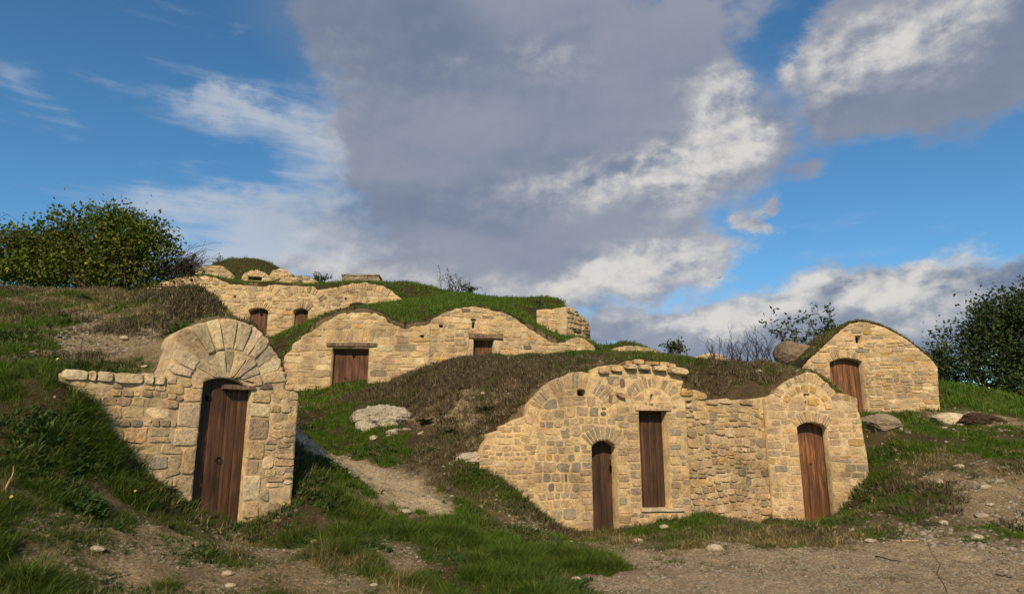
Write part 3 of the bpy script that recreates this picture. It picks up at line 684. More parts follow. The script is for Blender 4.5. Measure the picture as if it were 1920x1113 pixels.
        for i in range(n):
            t0, t1 = ws[i], ws[i + 1]; gi = gap / 2 / max(r, .1); d = depth * (1 + rs.uniform(-jit, jit) * 2)
            go = gap / 2 / (r + d); pts = []
            r0 = r + (rs.uniform(-.004, .008)); r1 = r + d
            tm = (t0 + t1) / 2; e = .12
            for (rad, t) in ((r0, t0 - gi), (r0 + d * .04, tm), (r0, t1 + gi), (r0 + d * .5, t1 + (gi + go) / 2), (r1 - d * e, t1 + go), (r1, t1 + go + (t0 - t1) * .15), (r1 + d * .03, tm), (r1, t0 - go - (t0 - t1) * .15), (r1 - d * e, t0 - go), (r0 + d * .5, t0 - (gi + go) / 2)):
                t += rs.uniform(-1, 1) * .02 * (t1 - t0); pts.append((ux + rad * math.cos(t), uy + rad * math.sin(t)))
            pts = pts[::-1] if (t1 > t0) else pts
            cen = tuple(np.array(pts).mean(0))
            if inside(s.outline, np.array([cen[0]]), np.array([cen[1]]))[0]:
                pts = s.fit(cen, pts, .03, True)
            elif not force: continue
            s.add_stone(pts, rs.uniform(*proud), s.thick * .7 if back is None else back, s.colour(palette), name, True)
            polys.append(pts)
        if skip:
            nn = 14; lo = [(ux + (r - .02) * math.cos(a0 + (a1 - a0) * i / nn), uy + (r - .02) * math.sin(a0 + (a1 - a0) * i / nn)) for i in range(nn + 1)]
            hi = [(ux + (r + depth * 1.06) * math.cos(a0 + (a1 - a0) * i / nn), uy + (r + depth * 1.06) * math.sin(a0 + (a1 - a0) * i / nn)) for i in range(nn + 1)]
            s.skip.append(lo + hi[::-1])
        return ux, uy, r
    def finish(s, limit=285, min_area=0.):
        me = mortar_mesh('mortar', s.outline, s.openings, s.g, s.thick, s.amp, s.mortar, s.seed)
        me.transform(__import__('mathutils').Matrix.Translation((0, 0, -s.z0))); part('mortar', me, s.root)
        # which stones can be seen above the ground in front of the wall
        vis = []; hid = []
        for st in s.stones:
            c = np.array(st[0]).mean(0); w = s.fr.plan(c[0], -.15)
            (vis if c[1] > z_at(w[0], w[1]) - .12 else hid).append(st)
        for nm in sorted(set(x[4] for x in vis)):
            grp = [x for x in vis if x[4] == nm]; grp.sort(key=lambda x: -x[5]); one = grp[:limit]; rest = grp[limit:]
            for st in one:
                V, Fc = stone_shape(st[0], st[1], st[2], s.rs); part(nm, mesh_py(nm, s.L(V), Fc, M_STONE, st[3]), s.root)
            if rest: s.merge('small_' + nm + 's', rest)
    def merge(s, name, lst):
        VV = []; FF = []; CC = []
        for st in lst:
            V, Fc = stone_shape(st[0], st[1], st[2], s.rs); o = len(VV); VV += s.L(V); FF += [tuple(i + o for i in q) for q in Fc]; CC += [st[3]] * len(V)
        me = mesh_py(name, VV, FF, M_STONE); at = me.color_attributes.new('col', 'FLOAT_COLOR', 'POINT')
        c = np.ones((len(VV), 4), np.float32); c[:, :3] = np.array(CC); at.data.foreach_set('color', c.ravel())
        part(name, me, s.root, kind='stuff')
    def block(s, name, u0, u1, v0, v1, d0, d1, mat, col=(.4, .3, .2), jit=.006, parent=None, nseg=5):
        """a slightly uneven beam or slab with rounded arrises; d0 is the front (negative = proud of the wall)"""
        rs = s.rs; V = []; Fc = []; b = min(abs(v1 - v0), abs(d1 - d0), abs(u1 - u0)) * .12
        prof = [(d0 + b, v0), (d1, v0), (d1, v1), (d0 + b, v1), (d0, v1 - b), (d0, v0 + b)]
        for i in range(nseg + 1):
            u = u0 + (u1 - u0) * i / nseg
            for d, v in prof: V.append((u + rs.uniform(-jit, jit) * .3, d + rs.uniform(-jit, jit), v + rs.uniform(-jit, jit) - s.z0))
        for i in range(nseg):
            for k in range(6):
                a = i * 6 + k; c = i * 6 + (k + 1) % 6; Fc.append((a, c, c + 6, a + 6))
        Fc.append(tuple(range(5, -1, -1))); Fc.append(tuple(nseg * 6 + k for k in range(6)))
        return part(name, mesh_py(name, V, Fc, mat, col), parent or s.root)
    def door(s, poly, recess, n, mat, hole=None, knocker=None, label=None, v_bot=None, latch=None, strap=False):
        """boarded door filling the opening polygon: one plank after the other, cut to the arch"""
        pa = np.array(poly); u0, u1 = pa[:, 0].min() - .01, pa[:, 0].max() + .03
        vb = pa[:, 1].min() if v_bot is None else v_bot; rs = s.rs
        root = part('door', None, s.root)
        if label: root['label'] = label
        root.location = (0, recess, 0)
        backb = [(u0, .03, vb - s.z0), (u1, .03, vb - s.z0), (u1, .03, pa[:, 1].max() - s.z0 + .02), (u0, .03, pa[:, 1].max() - s.z0 + .02)]
        part('door_backing', mesh_py('door_backing', [*backb, *[(a, b + .03, c) for a, b, c in backb]], [(0, 1, 2, 3), (7, 6, 5, 4), (0, 4, 5, 1), (3, 2, 6, 7)], M_DARK), root)
        def topv(u):
            best = None
            for i in range(len(pa)):
                a, b = pa[i], pa[(i + 1) % len(pa)]
                if (a[0] - u) * (b[0] - u) <= 0 and abs(a[0] - b[0]) > 1e-6:
                    v = a[1] + (b[1] - a[1]) * (u - a[0]) / (b[0] - a[0]); best = v if best is None else max(best, v)
            return pa[:, 1].max() if best is None else best
        ws = rs.uniform(.8, 1.2, n); ws = u0 + (u1 - u0) * np.concatenate([[0], np.cumsum(ws)]) / ws.sum()
        hs = []
        for i in range(n):
            a, b = ws[i] + .003, ws[i + 1] - .003; dd = rs.uniform(-.004, .004); V = []; Fc = []
            K = 5
            for k in range(K):
                u = a + (b - a) * k / (K - 1); y = -.004 if 0 < k < K - 1 else .003
                vt = topv(min(max(u, pa[:, 0].min() + .003), pa[:, 0].max() - .003)) + .03
                V += [(u, y + dd, vb - s.z0), (u, y + dd, vt - s.z0), (u, .028, vt - s.z0), (u, .028, vb - s.z0)]
            for k in range(K - 1):
                o = k * 4
                for q in range(4): Fc.append((o + q, o + 4 + q, o + 4 + (q + 1) % 4, o + (q + 1) % 4))
            Fc += [(3, 2, 1, 0), tuple((K - 1) * 4 + q for q in range(4))]
            part('plank', mesh_py('plank', V, Fc, mat), root)
        def disc(name, u, v, r, y, m, ring=False):
            V = []; Fc = []; nn = 18
            if ring:
                for i in range(nn):
                    a = 2 * math.pi * i / nn
                    for j in range(6):
                        b = 2 * math.pi * j / 6; rr_ = r + r * .16 * math.cos(b); V.append((u + rr_ * math.cos(a), y + r * .16 * math.sin(b), v - s.z0 + rr_ * math.sin(a)))
                for i in range(nn):
                    for j in range(6): Fc.append((i * 6 + j, i * 6 + (j + 1) % 6, ((i + 1) % nn) * 6 + (j + 1) % 6, ((i + 1) % nn) * 6 + j))
            else:
                for i in range(nn): a = 2 * math.pi * i / nn; V.append((u + r * math.cos(a), y, v - s.z0 + r * math.sin(a)))
                for i in range(nn): a = 2 * math.pi * i / nn; V.append((u + r * math.cos(a), y + .01, v - s.z0 + r * math.sin(a)))
                Fc = [tuple(range(nn))] + [(i, i + nn, (i + 1) % nn + nn, (i + 1) % nn) for i in range(nn)]
            part(name, mesh_py(name, V, Fc, m), root)
        if hole: disc('air_hole_dark_disc', hole[0], hole[1], hole[2], -.010, M_DARK)  # solid black disc on the planks, painted shade for a hole
        if knocker:
            disc('knocker_plate', knocker[0], knocker[1] + knocker[2] * .9, knocker[2] * .35, -.014, M_IRON); disc('knocker_ring', knocker[0], knocker[1], knocker[2], -.022, M_IRON, True)
        if latch: disc('keyhole_plate', latch[0], latch[1], latch[2], -.012, M_IRON)
        return root

TAN = (.52, .365, .200); CREAM = (.62, .465, .29); GREY = (.30, .25, .18); DGREY = (.16, .13, .105); OCHRE = (.48, .30, .12); GTAN = (.41, .295, .185); PINK = (.45, .33, .22)
PAL_TAN = [(TAN, 6), (CREAM, 1.6), (GTAN, 3), (GREY, .7), (DGREY, .08), (OCHRE, .4)]
PAL_KIOSK = [(CREAM, 1.6), (TAN, 5), (GTAN, 3.4), (GREY, 1.3), (DGREY, .35)]
PAL_ARCH1 = [((.60, .455, .30), 4), ((.53, .395, .25), 3), ((.43, .33, .22), 1.5)]
PAL_GREY = [(GREY, 3.4), (GTAN, 4), (DGREY, .25), (TAN, 2.6), (OCHRE, .15)]
PAL_WARM = [(TAN, 5), (GTAN, 3), (CREAM, .7), (OCHRE, .5), (GREY, .8), (DGREY, .06)]
PAL_HUT = [(TAN, 4), (PINK, 2), (OCHRE, 1.1), (GTAN, 2), (GREY, 1.0), (CREAM, 1)]
rect = lambda u0, v0, u1, v1: [(u0, v0), (u0, v1), (u1, v1), (u1, v0)]
def rect_px(fr, x0, y0, x1, y1):
    a = fr.uv(x0, y0); b = fr.uv(x1, y1); return rect(min(a[0], b[0]), min(a[1], b[1]), max(a[0], b[0]), max(a[1], b[1]))
# ---------------------------------------------------------------- the near cellar with the double arch, left of the path
w = Wall('kiosk', 'stone_cellar', 'nearest stone front, round arch of pale wedge stones over one tall narrow door', 'stone cellar',
         [(112, 699), (170, 698), (240, 699), (312, 702), (316, 688), (322, 678), (331, 655), (328, 641), (334, 624), (352, 612), (378, 604), (400, 599), (428, 598), (452, 602), (470, 609), (487, 621), (500, 634), (506, 648), (516, 660), (524, 672), (528, 688), (533, 704), (535, 730), (548, 733), (560, 738)],
         11, thick=.62, g=.03, drop=2.0, palette=PAL_KIOSK, mortar=(.48, .35, .21), rag=.012, amp=.018)
KI = w
o1 = arch_opening(w.fr, (381, 717), (424, 708), (472, 731), 2.2); w.openings.append(o1)
a1, b1, c1 = o1[0], w.fr.uv(424, 708), (o1[10][0], o1[10][1])
uw = c1[0] - a1[0]
# inner ring of tall wedge stones, outer ring above it, up to the rounded top
cc_ = ((a1[0] + c1[0]) / 2, w.fr.uv(424, 722)[1])
ex, ey = uw / 2 + .01, b1[1] - cc_[1]
ell = lambda t: 1 / math.sqrt((math.cos(t) / ex) ** 2 + (math.sin(t) / ey) ** 2) if math.sin(t) > .25 else ex * 1.03
Rm = w.fr.uv(424, 657)[1] - cc_[1]; Rt = w.fr.uv(424, 598)[1] - cc_[1]
w.ring(cc_, ell, lambda t: Rm * (1.0 - .0 * math.cos(t)), R(178), R(2), 9, .012, (.004, .03), PAL_ARCH1, .035)
w.ring(cc_, lambda t: Rm + .012, lambda t: Rt + .02, R(172), R(6), 12, .012, (.004, .035), PAL_ARCH1, .03)
# cap stones on the low wing
capu = [w.fr.uv(px, 699)[0] for px in (116, 166, 182, 214, 272, 290, 312)]
for i in range(6):
    v = w.fr.uv(200, 698)[1]; w.add_stone(rounded(((capu[i] + capu[i + 1]) / 2, v - .045), (capu[i + 1] - capu[i]) / 2 - .006, .055, w.rs, 10, 5), .04, .5, CREAM if i % 2 else (.62, .5, .32), name='cap_stone')
w.skip.append(rect(capu[0] - .1, w.fr.uv(200, 698)[1] - .105, capu[-1], w.fr.uv(200, 698)[1] + .2))
# jamb quoins
for side in (0, 1):
    v = w.fr.uv(420, 1010)[1] ; top = a1[1] - .04 if side == 0 else c1[1] - .02
    while v < top - .05:
        h = min(w.rs.uniform(.16, .30), top - v); ww = w.rs.uniform(.13, .26)
        u = a1[0] if side == 0 else c1[0]
        cx_ = u - ww / 2 - .002 if side == 0 else u + ww / 2 + .002
        w.add_stone(rounded((cx_, v + h / 2), ww / 2, h / 2 - .008, w.rs, 12, 8, .03), w.rs.uniform(.012, .025), .45, w.colour([(TAN, 4), (CREAM, 2), (GTAN, 2)]))
        w.skip.append(rect(cx_ - ww / 2 - .006, v, cx_ + ww / 2 + .006, v + h)); v += h
w.coursed(.07, .165, .8, 2.1, proud=(.000, .024), gap=.008, jit=.14, split=.3, wave=.03, sq=(3.2, 6.5))
w.door(o1, .11, 4, M_WOOD, hole=(w.fr.uv(391, 745)[0] + .03, w.fr.uv(391, 745)[1], .035), knocker=(w.fr.uv(402, 862)[0] + .07, w.fr.uv(402, 862)[1], .032), v_bot=w.fr.uv(420, 1015)[1])
w.block('soffit_slab', a1[0] + uw * .42, c1[0] + .03, c1[1] - .005, c1[1] + .045, -.03, .3, M_WOOD_GREY, (.2, .13, .08))
w.finish(limit=290)

# ---------------------------------------------------------------- long front right of the path: two doors
w = Wall('left', 'stone_cellar', 'grey and tan front with two narrow doors under a ledge of flat stones', 'stone cellar',
         [(900, 846), (913, 826), (916, 812), (938, 806), (941, 797), (968, 786), (990, 780), (993, 755), (1006, 742), (1018, 728), (1030, 716), (1046, 706), (1065, 699), (1089, 695), (1106, 700), (1114, 700), (1120, 688), (1150, 684), (1165, 688), (1262, 692), (1274, 700), (1280, 712), (1277, 728), (1275, 740), (1285, 752)],
         23, thick=.62, g=.03, drop=1.9, palette=PAL_GREY, mortar=(.51, .365, .20), amp=.012)
LF = w
o2 = arch_opening(w.fr, (1109, 836), (1129, 825), (1156, 836), 2.1); w.openings.append(o2)
a2 = o2[0]; c2 = o2[10]
p0 = w.fr.uv(1197, 768); p1 = w.fr.uv(1250, 768); pb = w.fr.uv(1200, 953)
o3 = rect(p0[0], pb[1], p1[0], p0[1]); w.openings.append(o3)
w.openings.append(rect_px(w.fr, 1082, 729, 1098, 742)); w.openings.append(rect_px(w.fr, 1219, 738, 1225, 753))
w.openings.append(rect_px(w.fr, 1262, 0, 1263, 1)) if False else None
w.voussoirs(a2, w.fr.uv(1129, 825), c2, .235, 9, gap=.018, proud=(.012, .022), palette=[(GREY, 3), (GTAN, 1)], px=False)
# big relieving arch of thin stones
w.voussoirs((1012, 768), (1082, 729), (1138, 765), .27, 24, gap=.018, proud=(.006, .016), palette=[(GREY, 2), (GTAN, 3), (TAN, 1)], back=.06)
w.voussoirs((992, 830), (1002, 792), (1014, 766), .17, 6, gap=.018, proud=(.006, .016), palette=[(GTAN, 3), (TAN, 2)], back=.06)
w.voussoirs((1186, 752), (1222, 726), (1262, 752), .2, 12, gap=.02, proud=(.003, .012), palette=[(TAN, 3), (GTAN, 2), (GREY, .5)], back=.06)
for (x, y, a_, b_, c_) in ((1167, 718, .045, .085, DGREY), (1186, 726, .03, .075, GREY), (1180, 735, .03, .07, GREY), (1145, 748, .035, .09, DGREY), (1132, 765, .04, .02, DGREY), (1131, 775, .05, .035, DGREY), (1146, 856, .02, .05, DGREY)):
    q = w.fr.uv(x, y); w.add_stone(rounded(q, a_, b_, w.rs, 10, 4, .1, w.rs.uniform(-.4, .4)), .02, .05, c_); w.skip.append(rounded(q, a_ + .01, b_ + .01, w.rs, 10, 4, 0))
q = w.fr.uv(1163, 741); w.add_stone(rounded(q, .09, .04, w.rs, 10, 3, .1, -.35), .10, .1, (.40, .24, .15))
# stone slab over the square headed door, sill below
w.block('lintel', p0[0] - .06, p1[0] + .08, p0[1] - .012, p0[1] + .05, -.035, .4, M_STONE, (.55, .38, .26)); w.skip.append(rect(p0[0] - .07, p0[1] - .02, p1[0] + .09, p0[1] + .055))
w.block('sill', p0[0] - .03, p1[0] + .22, pb[1] - .05, pb[1] + .004, -.05, .4, M_STONE, (.52, .42, .30)); w.skip.append(rect(p0[0] - .04, pb[1] - .06, p1[0] + .23, pb[1]))
# quoins beside the doors
for (ue, side, v_lo, v_hi) in ((p1[0], 1, pb[1], p0[1] - .02), (c2[0], 1, c2[1] - 1.7, c2[1] - .05), (a2[0], -1, a2[1] - 1.7, a2[1] - .05), (p0[0], -1, pb[1], p0[1] - .02)):
    v = v_lo
    while v < v_hi - .04:
        h = min(w.rs.uniform(.10, .17), v_hi - v); ww = w.rs.uniform(.13, .26); cx_ = ue + side * (ww / 2 + .014)
        w.add_stone(rounded((cx_, v + h / 2), ww / 2, h / 2 - .012, w.rs, 12, 6, .05), w.rs.uniform(.008, .018), .42, w.colour([(GTAN, 3), (TAN, 3), (GREY, 2)]))
        w.skip.append(rect(cx_ - ww / 2 - .01, v, cx_ + ww / 2 + .01, v + h)); v += h
# ledge of flat slabs on top and loose stones above
for (x0, x1, y0, y1, dep, col) in ((1120, 1142, 688, 702, .09, GTAN), (1143, 1166, 684, 697, .09, TAN), (1168, 1193, 683, 693, .14, CREAM), (1194, 1219, 684, 694, .14, CREAM), (1221, 1248, 686, 696, .15, CREAM), (1249, 1287, 689, 703, .18, CREAM),
                            (1172, 1186, 676, 683, .02, OCHRE), (1186, 1208, 673, 683, .04, (.52, .38, .2)), (1209, 1237, 677, 684, .03, OCHRE), (1237, 1256, 678, 687, .03, TAN), (1254, 1268, 681, 688, .02, (.5, .33, .17))):
    a = w.fr.uv(x0, y0); b = w.fr.uv(x1, y1); cx_, cv_ = (a[0] + b[0]) / 2, (a[1] + b[1]) / 2
    w.add_stone(rounded((cx_, cv_), (b[0] - a[0]) / 2 - .004, (a[1] - b[1]) / 2, w.rs, 10, 4.5, .06, -.02 if x0 < 1240 else -.12), dep, .42, col, name='cap_stone', force=True)
cl = w.fr.uv(1268, 720)[0]
reg_grey = lambda u, v: u < w.fr.uv(1160, 830)[0]
w.coursed(.12, .21, .75, 1.45, proud=(.004, .016), gap=.026, jit=.13, split=.06, wave=.035, sq=(3, 6), region=lambda u, v: reg_grey(u, v) and u > w.fr.uv(1000, 850)[0], palette=PAL_GREY)
w.coursed(.07, .14, 1.0, 2.6, proud=(.006, .018), gap=.028, jit=.08, split=.1, region=lambda u, v: u <= w.fr.uv(1000, 850)[0], palette=PAL_WARM)
w.coursed(.08, .16, .9, 2.0, proud=(.003, .014), gap=.03, jit=.09, split=.1, fill=.82, region=lambda u, v: not reg_grey(u, v), palette=[(TAN, 4), (GTAN, 4), (GREY, 2), (OCHRE, .5)])
w.door(o2, .34, 2, M_WOOD, v_bot=a2[1] - 2.0)
w.door(o3, .28, 4, M_WOOD)
w.finish(limit=290)

# ---------------------------------------------------------------- recessed wall between the two fronts
w = Wall('link', 'stone_wall', 'doorless recessed rubble wall between the two narrow doors and the orange door', 'stone wall',
         [(1266, 735), (1276, 729), (1300, 731), (1322, 736), (1327, 750), (1345, 754), (1358, 748), (1385, 751), (1410, 747), (1447, 742)],
         31, thick=.62, g=.03, drop=2.6, palette=PAL_WARM, mortar=(.47, .35, .20), amp=.022)
for (x0, x1, y0, y1, col) in ((1274, 1300, 730, 743, OCHRE), (1300, 1324, 735, 750, (.50, .33, .15)), (1277, 1295, 744, 752, TAN), (1282, 1296, 757, 764, CREAM), (1323, 1345, 751, 759, TAN), (1345, 1373, 749, 757, CREAM), (1384, 1412, 748, 760, GTAN)):
    a = w.fr.uv(x0, y0); b = w.fr.uv(x1, y1); c = ((a[0] + b[0]) / 2, (a[1] + b[1]) / 2)
    w.add_stone(rounded(c, (b[0] - a[0]) / 2 - .004, (a[1] - b[1]) / 2, w.rs, 10, 3.5, .1, w.rs.uniform(-.08, .08)), .05, .45, col, name='cap_stone', force=True)
    w.skip.append(rounded(c, (b[0] - a[0]) / 2, (a[1] - b[1]) / 2, w.rs, 10, 4, 0))
w.openings.append(rect_px(w.fr, 1286, 752, 1296, 756))
w.coursed(.09, .20, .8, 1.7, proud=(.006, .045), gap=.012, jit=.13, split=.3, wave=.05, sq=(2.6, 5))
w.finish(); LK = w

# ---------------------------------------------------------------- right front with the orange door
w = Wall('right', 'stone_cellar', 'front with a fan of thin arch stones above one arched orange varnished door', 'stone cellar',
         [(1432, 745), (1453, 737), (1459, 727), (1473, 717), (1493, 704), (1512, 698), (1532, 702), (1549, 715), (1560, 727), (1570, 737), (1587, 740), (1606, 746), (1608, 764), (1614, 786), (1618, 815), (1625, 850)],
         37, thick=.62, g=.03, drop=1.8, palette=PAL_WARM, mortar=(.53, .39, .235), rag=.02, amp=.010)
RT = w
ub = w.fr.uv(1624, 853)[0]
o4 = arch_opening(w.fr, (1494, 800), (1517, 791), (1550, 801), 2.1); w.openings.append(o4)
w.openings.append(rect_px(w.fr, 1508, 741, 1513, 764)); w.openings.append(rect_px(w.fr, 1505, 738, 1518, 741))
a4, c4 = o4[0], o4[10]
w.voussoirs(a4, w.fr.uv(1517, 791), c4, .20, 14, gap=.015, proud=(.008, .02), palette=[(GTAN, 3), (GREY, 1), (TAN, 2)], px=False)
w.voussoirs((1464, 745), (1512, 716), (1560, 752), .17, 26, gap=.014, proud=(.006, .018), palette=[(TAN, 3), (GTAN, 3), (GREY, .8)])
w.voussoirs((1476, 765), (1513, 735), (1548, 768), .12, 9, gap=.02, proud=(.006, .018), palette=[(TAN, 3), (OCHRE, 1), (CREAM, 1)], back=.06)
q = w.fr.uv(1525, 753); w.add_stone(rounded(q, .10, .075, w.rs, 10, 5, .06, -.1), .02, .05, (.52, .31, .10)); w.skip.append(rounded(q, .11, .085, w.rs, 10, 5, 0))
for (ue, side) in ((a4[0], -1), (c4[0], 1)):
    v = a4[1] - 1.9
    while v < a4[1] - .08:
        h = min(w.rs.uniform(.12, .2), a4[1] - .03 - v); ww = w.rs.uniform(.14, .24); cx_ = ue + side * (ww / 2 + .014)
        w.add_stone(rounded((cx_, v + h / 2), ww / 2, h / 2 - .01, w.rs, 12, 6, .05), w.rs.uniform(.006, .014), .42, w.colour([(TAN, 4), (GTAN, 3)]))
        w.skip.append(rect(cx_ - ww / 2 - .01, v, cx_ + ww / 2 + .01, v + h)); v += h
w.coursed(.09, .17, 1.0, 2.1, proud=(.004, .014), gap=.022, jit=.09, split=.15, palette=PAL_WARM)
w.door(o4, .30, 3, M_WOOD_RAW, latch=(w.fr.uv(1522, 870)[0] + .06, w.fr.uv(1522, 870)[1], .022), v_bot=a4[1] - 1.9)
w.finish(limit=290)

# ---------------------------------------------------------------- middle terrace: two vaulted fronts
w = Wall('mid1', 'stone_cellar', 'middle terrace front with a wide boarded door under a wooden beam', 'stone cellar',
         [(531, 678), (533, 668), (546, 657), (549, 645), (563, 637), (566, 630), (582, 622), (598, 612), (606, 606), (619, 598), (632, 591), (648, 587), (680, 585), (706, 588), (722, 596), (727, 604), (736, 605), (738, 611), (750, 613), (762, 617), (780, 611), (807, 609)],
         41, thick=.8, g=.05, drop=3.2, palette=PAL_TAN, mortar=(.47, .35, .20), amp=.02)
p0 = w.fr.uv(623, 652); p1 = w.fr.uv(692, 652); pb = p0[1] - 1.75
o5 = rect(p0[0], pb, p1[0], p0[1]); w.openings.append(o5); w.openings.append(rect_px(w.fr, 786, 627, 795, 633))
a = w.fr.uv(613, 642); b = w.fr.uv(707, 650)
w.block('lintel', a[0], b[0], b[1], a[1], -.06, .4, M_WOOD_GREY, jit=.008); w.skip.append(rect(a[0] - .02, b[1] - .02, b[0] + .02, a[1] + .02))
for i in range(9):
    x = 616 + i * 10.2; c = w.fr.uv(x, 628); w.add_stone(rounded(c, .07, .20, w.rs, 10, 5, .07, (i - 4) * -.05), .015, .08, w.colour([(TAN, 3), (PINK, 1), (GTAN, 2)]), name='arch_stone')
w.skip.append(rect(w.fr.uv(611, 0)[0] if False else w.fr.uv(611, 628)[0], w.fr.uv(640, 642)[1], w.fr.uv(703, 628)[0], w.fr.uv(640, 617)[1]))
w.coursed(.13, .24, 1.3, 3.2, proud=(.002, .030), gap=.026, jit=.10, split=.28, wave=.03, sq=(3, 6))
w.door(o5, .30, 6, M_WOOD_MID, hole=(w.fr.uv(661, 665)[0], w.fr.uv(661, 665)[1], .055), knocker=(w.fr.uv(644, 707)[0], w.fr.uv(644, 707)[1], .035))
w.finish(limit=290)

M1W = w
w = Wall('mid2', 'stone_cellar', 'vaulted middle terrace front whose door shows only its top above the grass', 'stone cellar',
         [(799, 609), (808, 606), (809, 600), (816, 594), (826, 590), (842, 583), (858, 578), (874, 576), (894, 575), (912, 578), (926, 582), (942, 587), (957, 592), (970, 600), (978, 607), (999, 620), (1010, 626), (1017, 631), (1030, 639), (1046, 643), (1061, 640), (1072, 634), (1082, 631), (1092, 633), (1101, 638), (1109, 644), (1116, 652)],
         43, thick=.8, g=.05, drop=1.7, palette=PAL_TAN, mortar=(.47, .35, .20), amp=.02)
p0 = w.fr.uv(888, 634); p1 = w.fr.uv(926, 636)
o6 = rect(p0[0], p0[1] - 1.6, p1[0], p1[1]); w.openings.append(o6); w.openings.append(rect_px(w.fr, 823, 608, 831, 614)); w.openings.append(rect_px(w.fr, 883, 597, 893, 602)); w.openings.append(rect_px(w.fr, 885, 602, 891, 616))
a = w.fr.uv(879, 627); b = w.fr.uv(942, 637); w.block('lintel', a[0], b[0], p0[1], p0[1] + .13, -.09, .4, M_WOOD_GREY, jit=.008); w.skip.append(rect(a[0] - .02, p0[1] - .02, b[0] + .02, p0[1] + .15))
for ue, sd in ((p0[0], -1), (p1[0], 1)):
    w.add_stone(rounded((ue + sd * .09, p0[1] - .3), .085, .28, w.rs, 12, 8, .03), .03, .5, CREAM); w.skip.append(rect(min(ue, ue + sd * .18), p0[1] - .6, max(ue, ue + sd * .18), p0[1]))
w.coursed(.13, .23, 1.2, 2.8, proud=(.002, .030), gap=.026, jit=.10, split=.25, wave=.03, sq=(3, 6))
w.door(o6, .30, 5, M_WOOD_MID)
w.finish(limit=290)

M2W = w
# squared end turret of the middle terrace: two faces meeting at a corner
w = Wall('tur1', 'stone_cellar', 'square stone corner block under flat turf at the right end of the middle terrace', 'stone cellar',
         [(1006, 581), (1020, 580), (1040, 579), (1052, 577), (1061, 575)], 47, thick=.62, g=.06, drop=2.2, palette=PAL_TAN, mortar=(.48, .36, .21), amp=.02)
w.coursed(.14, .22, 1.0, 2.2, proud=(.012, .03), gap=.03, jit=.1, split=.15)
T1 = w; w.finish()
w2 = Wall('tur2', 'turret_side', 'x', 'x', [(1060, 575), (1070, 576), (1080, 582), (1090, 590), (1099, 598), (1105, 606), (1107, 625), (1108, 640)], 48, thick=.62, g=.06, drop=1.2, palette=[(GTAN, 3), (GREY, 2), (TAN, 1)], mortar=(.48, .36, .21), amp=.03)
o = rect_px(w2.fr, 1074, 619, 1091, 627); w2.openings.append(o)
w2.coursed(.15, .24, .8, 1.6, proud=(.03, .07), gap=.06, jit=.12, split=.1)
w2.finish()
# the side face belongs to the same block
bpy.context.view_layer.update()
w2.root.parent = T1.root; w2.root.matrix_parent_inverse = T1.root.matrix_world.inverted()
for k_ in ('label', 'category'): del w2.root[k_]
for ch in list(w2.root.children): pass

# ---------------------------------------------------------------- upper terrace front
w = Wall('upper', 'stone_cellar', 'long upper terrace cellar front with four arches, two of them with boarded doors showing', 'stone cellar',
         [(276, 537), (290, 533), (310, 528), (330, 521), (345, 519), (386, 517), (400, 519), (409, 524), (432, 533), (460, 535), (488, 537), (517, 534), (545, 536), (587, 537), (595, 543), (620, 540), (642, 537), (652, 533), (663, 531), (685, 530), (706, 533), (722, 538), (736, 547), (748, 556), (764, 567)],
         53, thick=1.05, g=.07, drop=2.8, palette=PAL_TAN, mortar=(.49, .37, .21), amp=.03)
oa = arch_opening(w.fr, (466, 582), (485, 577), (503, 583), 1.9); ob = arch_opening(w.fr, (550, 583), (565, 578), (578, 583), 1.8)
oc = arch_opening(w.fr, (351, 558), (376, 552), (398, 561), 1.2); od = arch_opening(w.fr, (655, 571), (672, 567), (688, 571), 1.0)
w.openings += [oa, ob, oc, od]
for (x0, y0, x1, y1) in ((437, 554, 443, 558), (532, 552, 537, 556), (607, 557, 613, 560), (430, 562, 432, 564), (646, 558, 650, 562), (518, 599, 520, 602), (493, 563, 495, 568)): w.openings.append(rect_px(w.fr, x0, y0, x1, y1))
for op, cr, dep, n, pal in ((oa, (485, 577), .30, 11, PAL_TAN), (ob, (565, 578), .33, 10, [(GREY, 1), (GTAN, 2), (TAN, 2)]), (oc, (376, 552), .28, 20, [((.42, .19, .08), 3), (OCHRE, 2), (TAN, 2)]), (od, (672, 567), .3, 10, PAL_TAN)):
    w.voussoirs(op[0], w.fr.uv(*cr), op[10], dep, n, gap=.02, proud=(.02, .05), palette=pal, px=False)
w.voussoirs((533, 566), (565, 548), (600, 566), .35, 16, gap=.03, proud=(.02, .05), palette=[(GREY, 1), (GTAN, 2), (TAN, 2)])
w.voussoirs((463, 556), (490, 545), (520, 556), .30, 12, gap=.03, proud=(.01, .04), palette=PAL_TAN)
w.voussoirs((630, 557), (678, 543), (726, 557), .40, 20, gap=.03, proud=(.02, .05), palette=[(TAN, 3), (OCHRE, .6), (GTAN, 2)])
w.coursed(.14, .24, 1.2, 2.6, proud=(.006, .040), gap=.032, jit=.12, split=.2, wave=.04, sq=(3, 6))
w.door(oa, .30, 5, M_WOOD_MID, hole=(w.fr.uv(487, 587)[0], w.fr.uv(487, 587)[1], .07)); w.door(ob, .30, 4, M_WOOD_MID, hole=(w.fr.uv(569, 585)[0], w.fr.uv(569, 585)[1], .06)); w.door(oc, .25, 6, M_WOOD_GREY)
w.door(od, .5, 5, M_WOOD)
w.finish(limit=290)

UPW = w
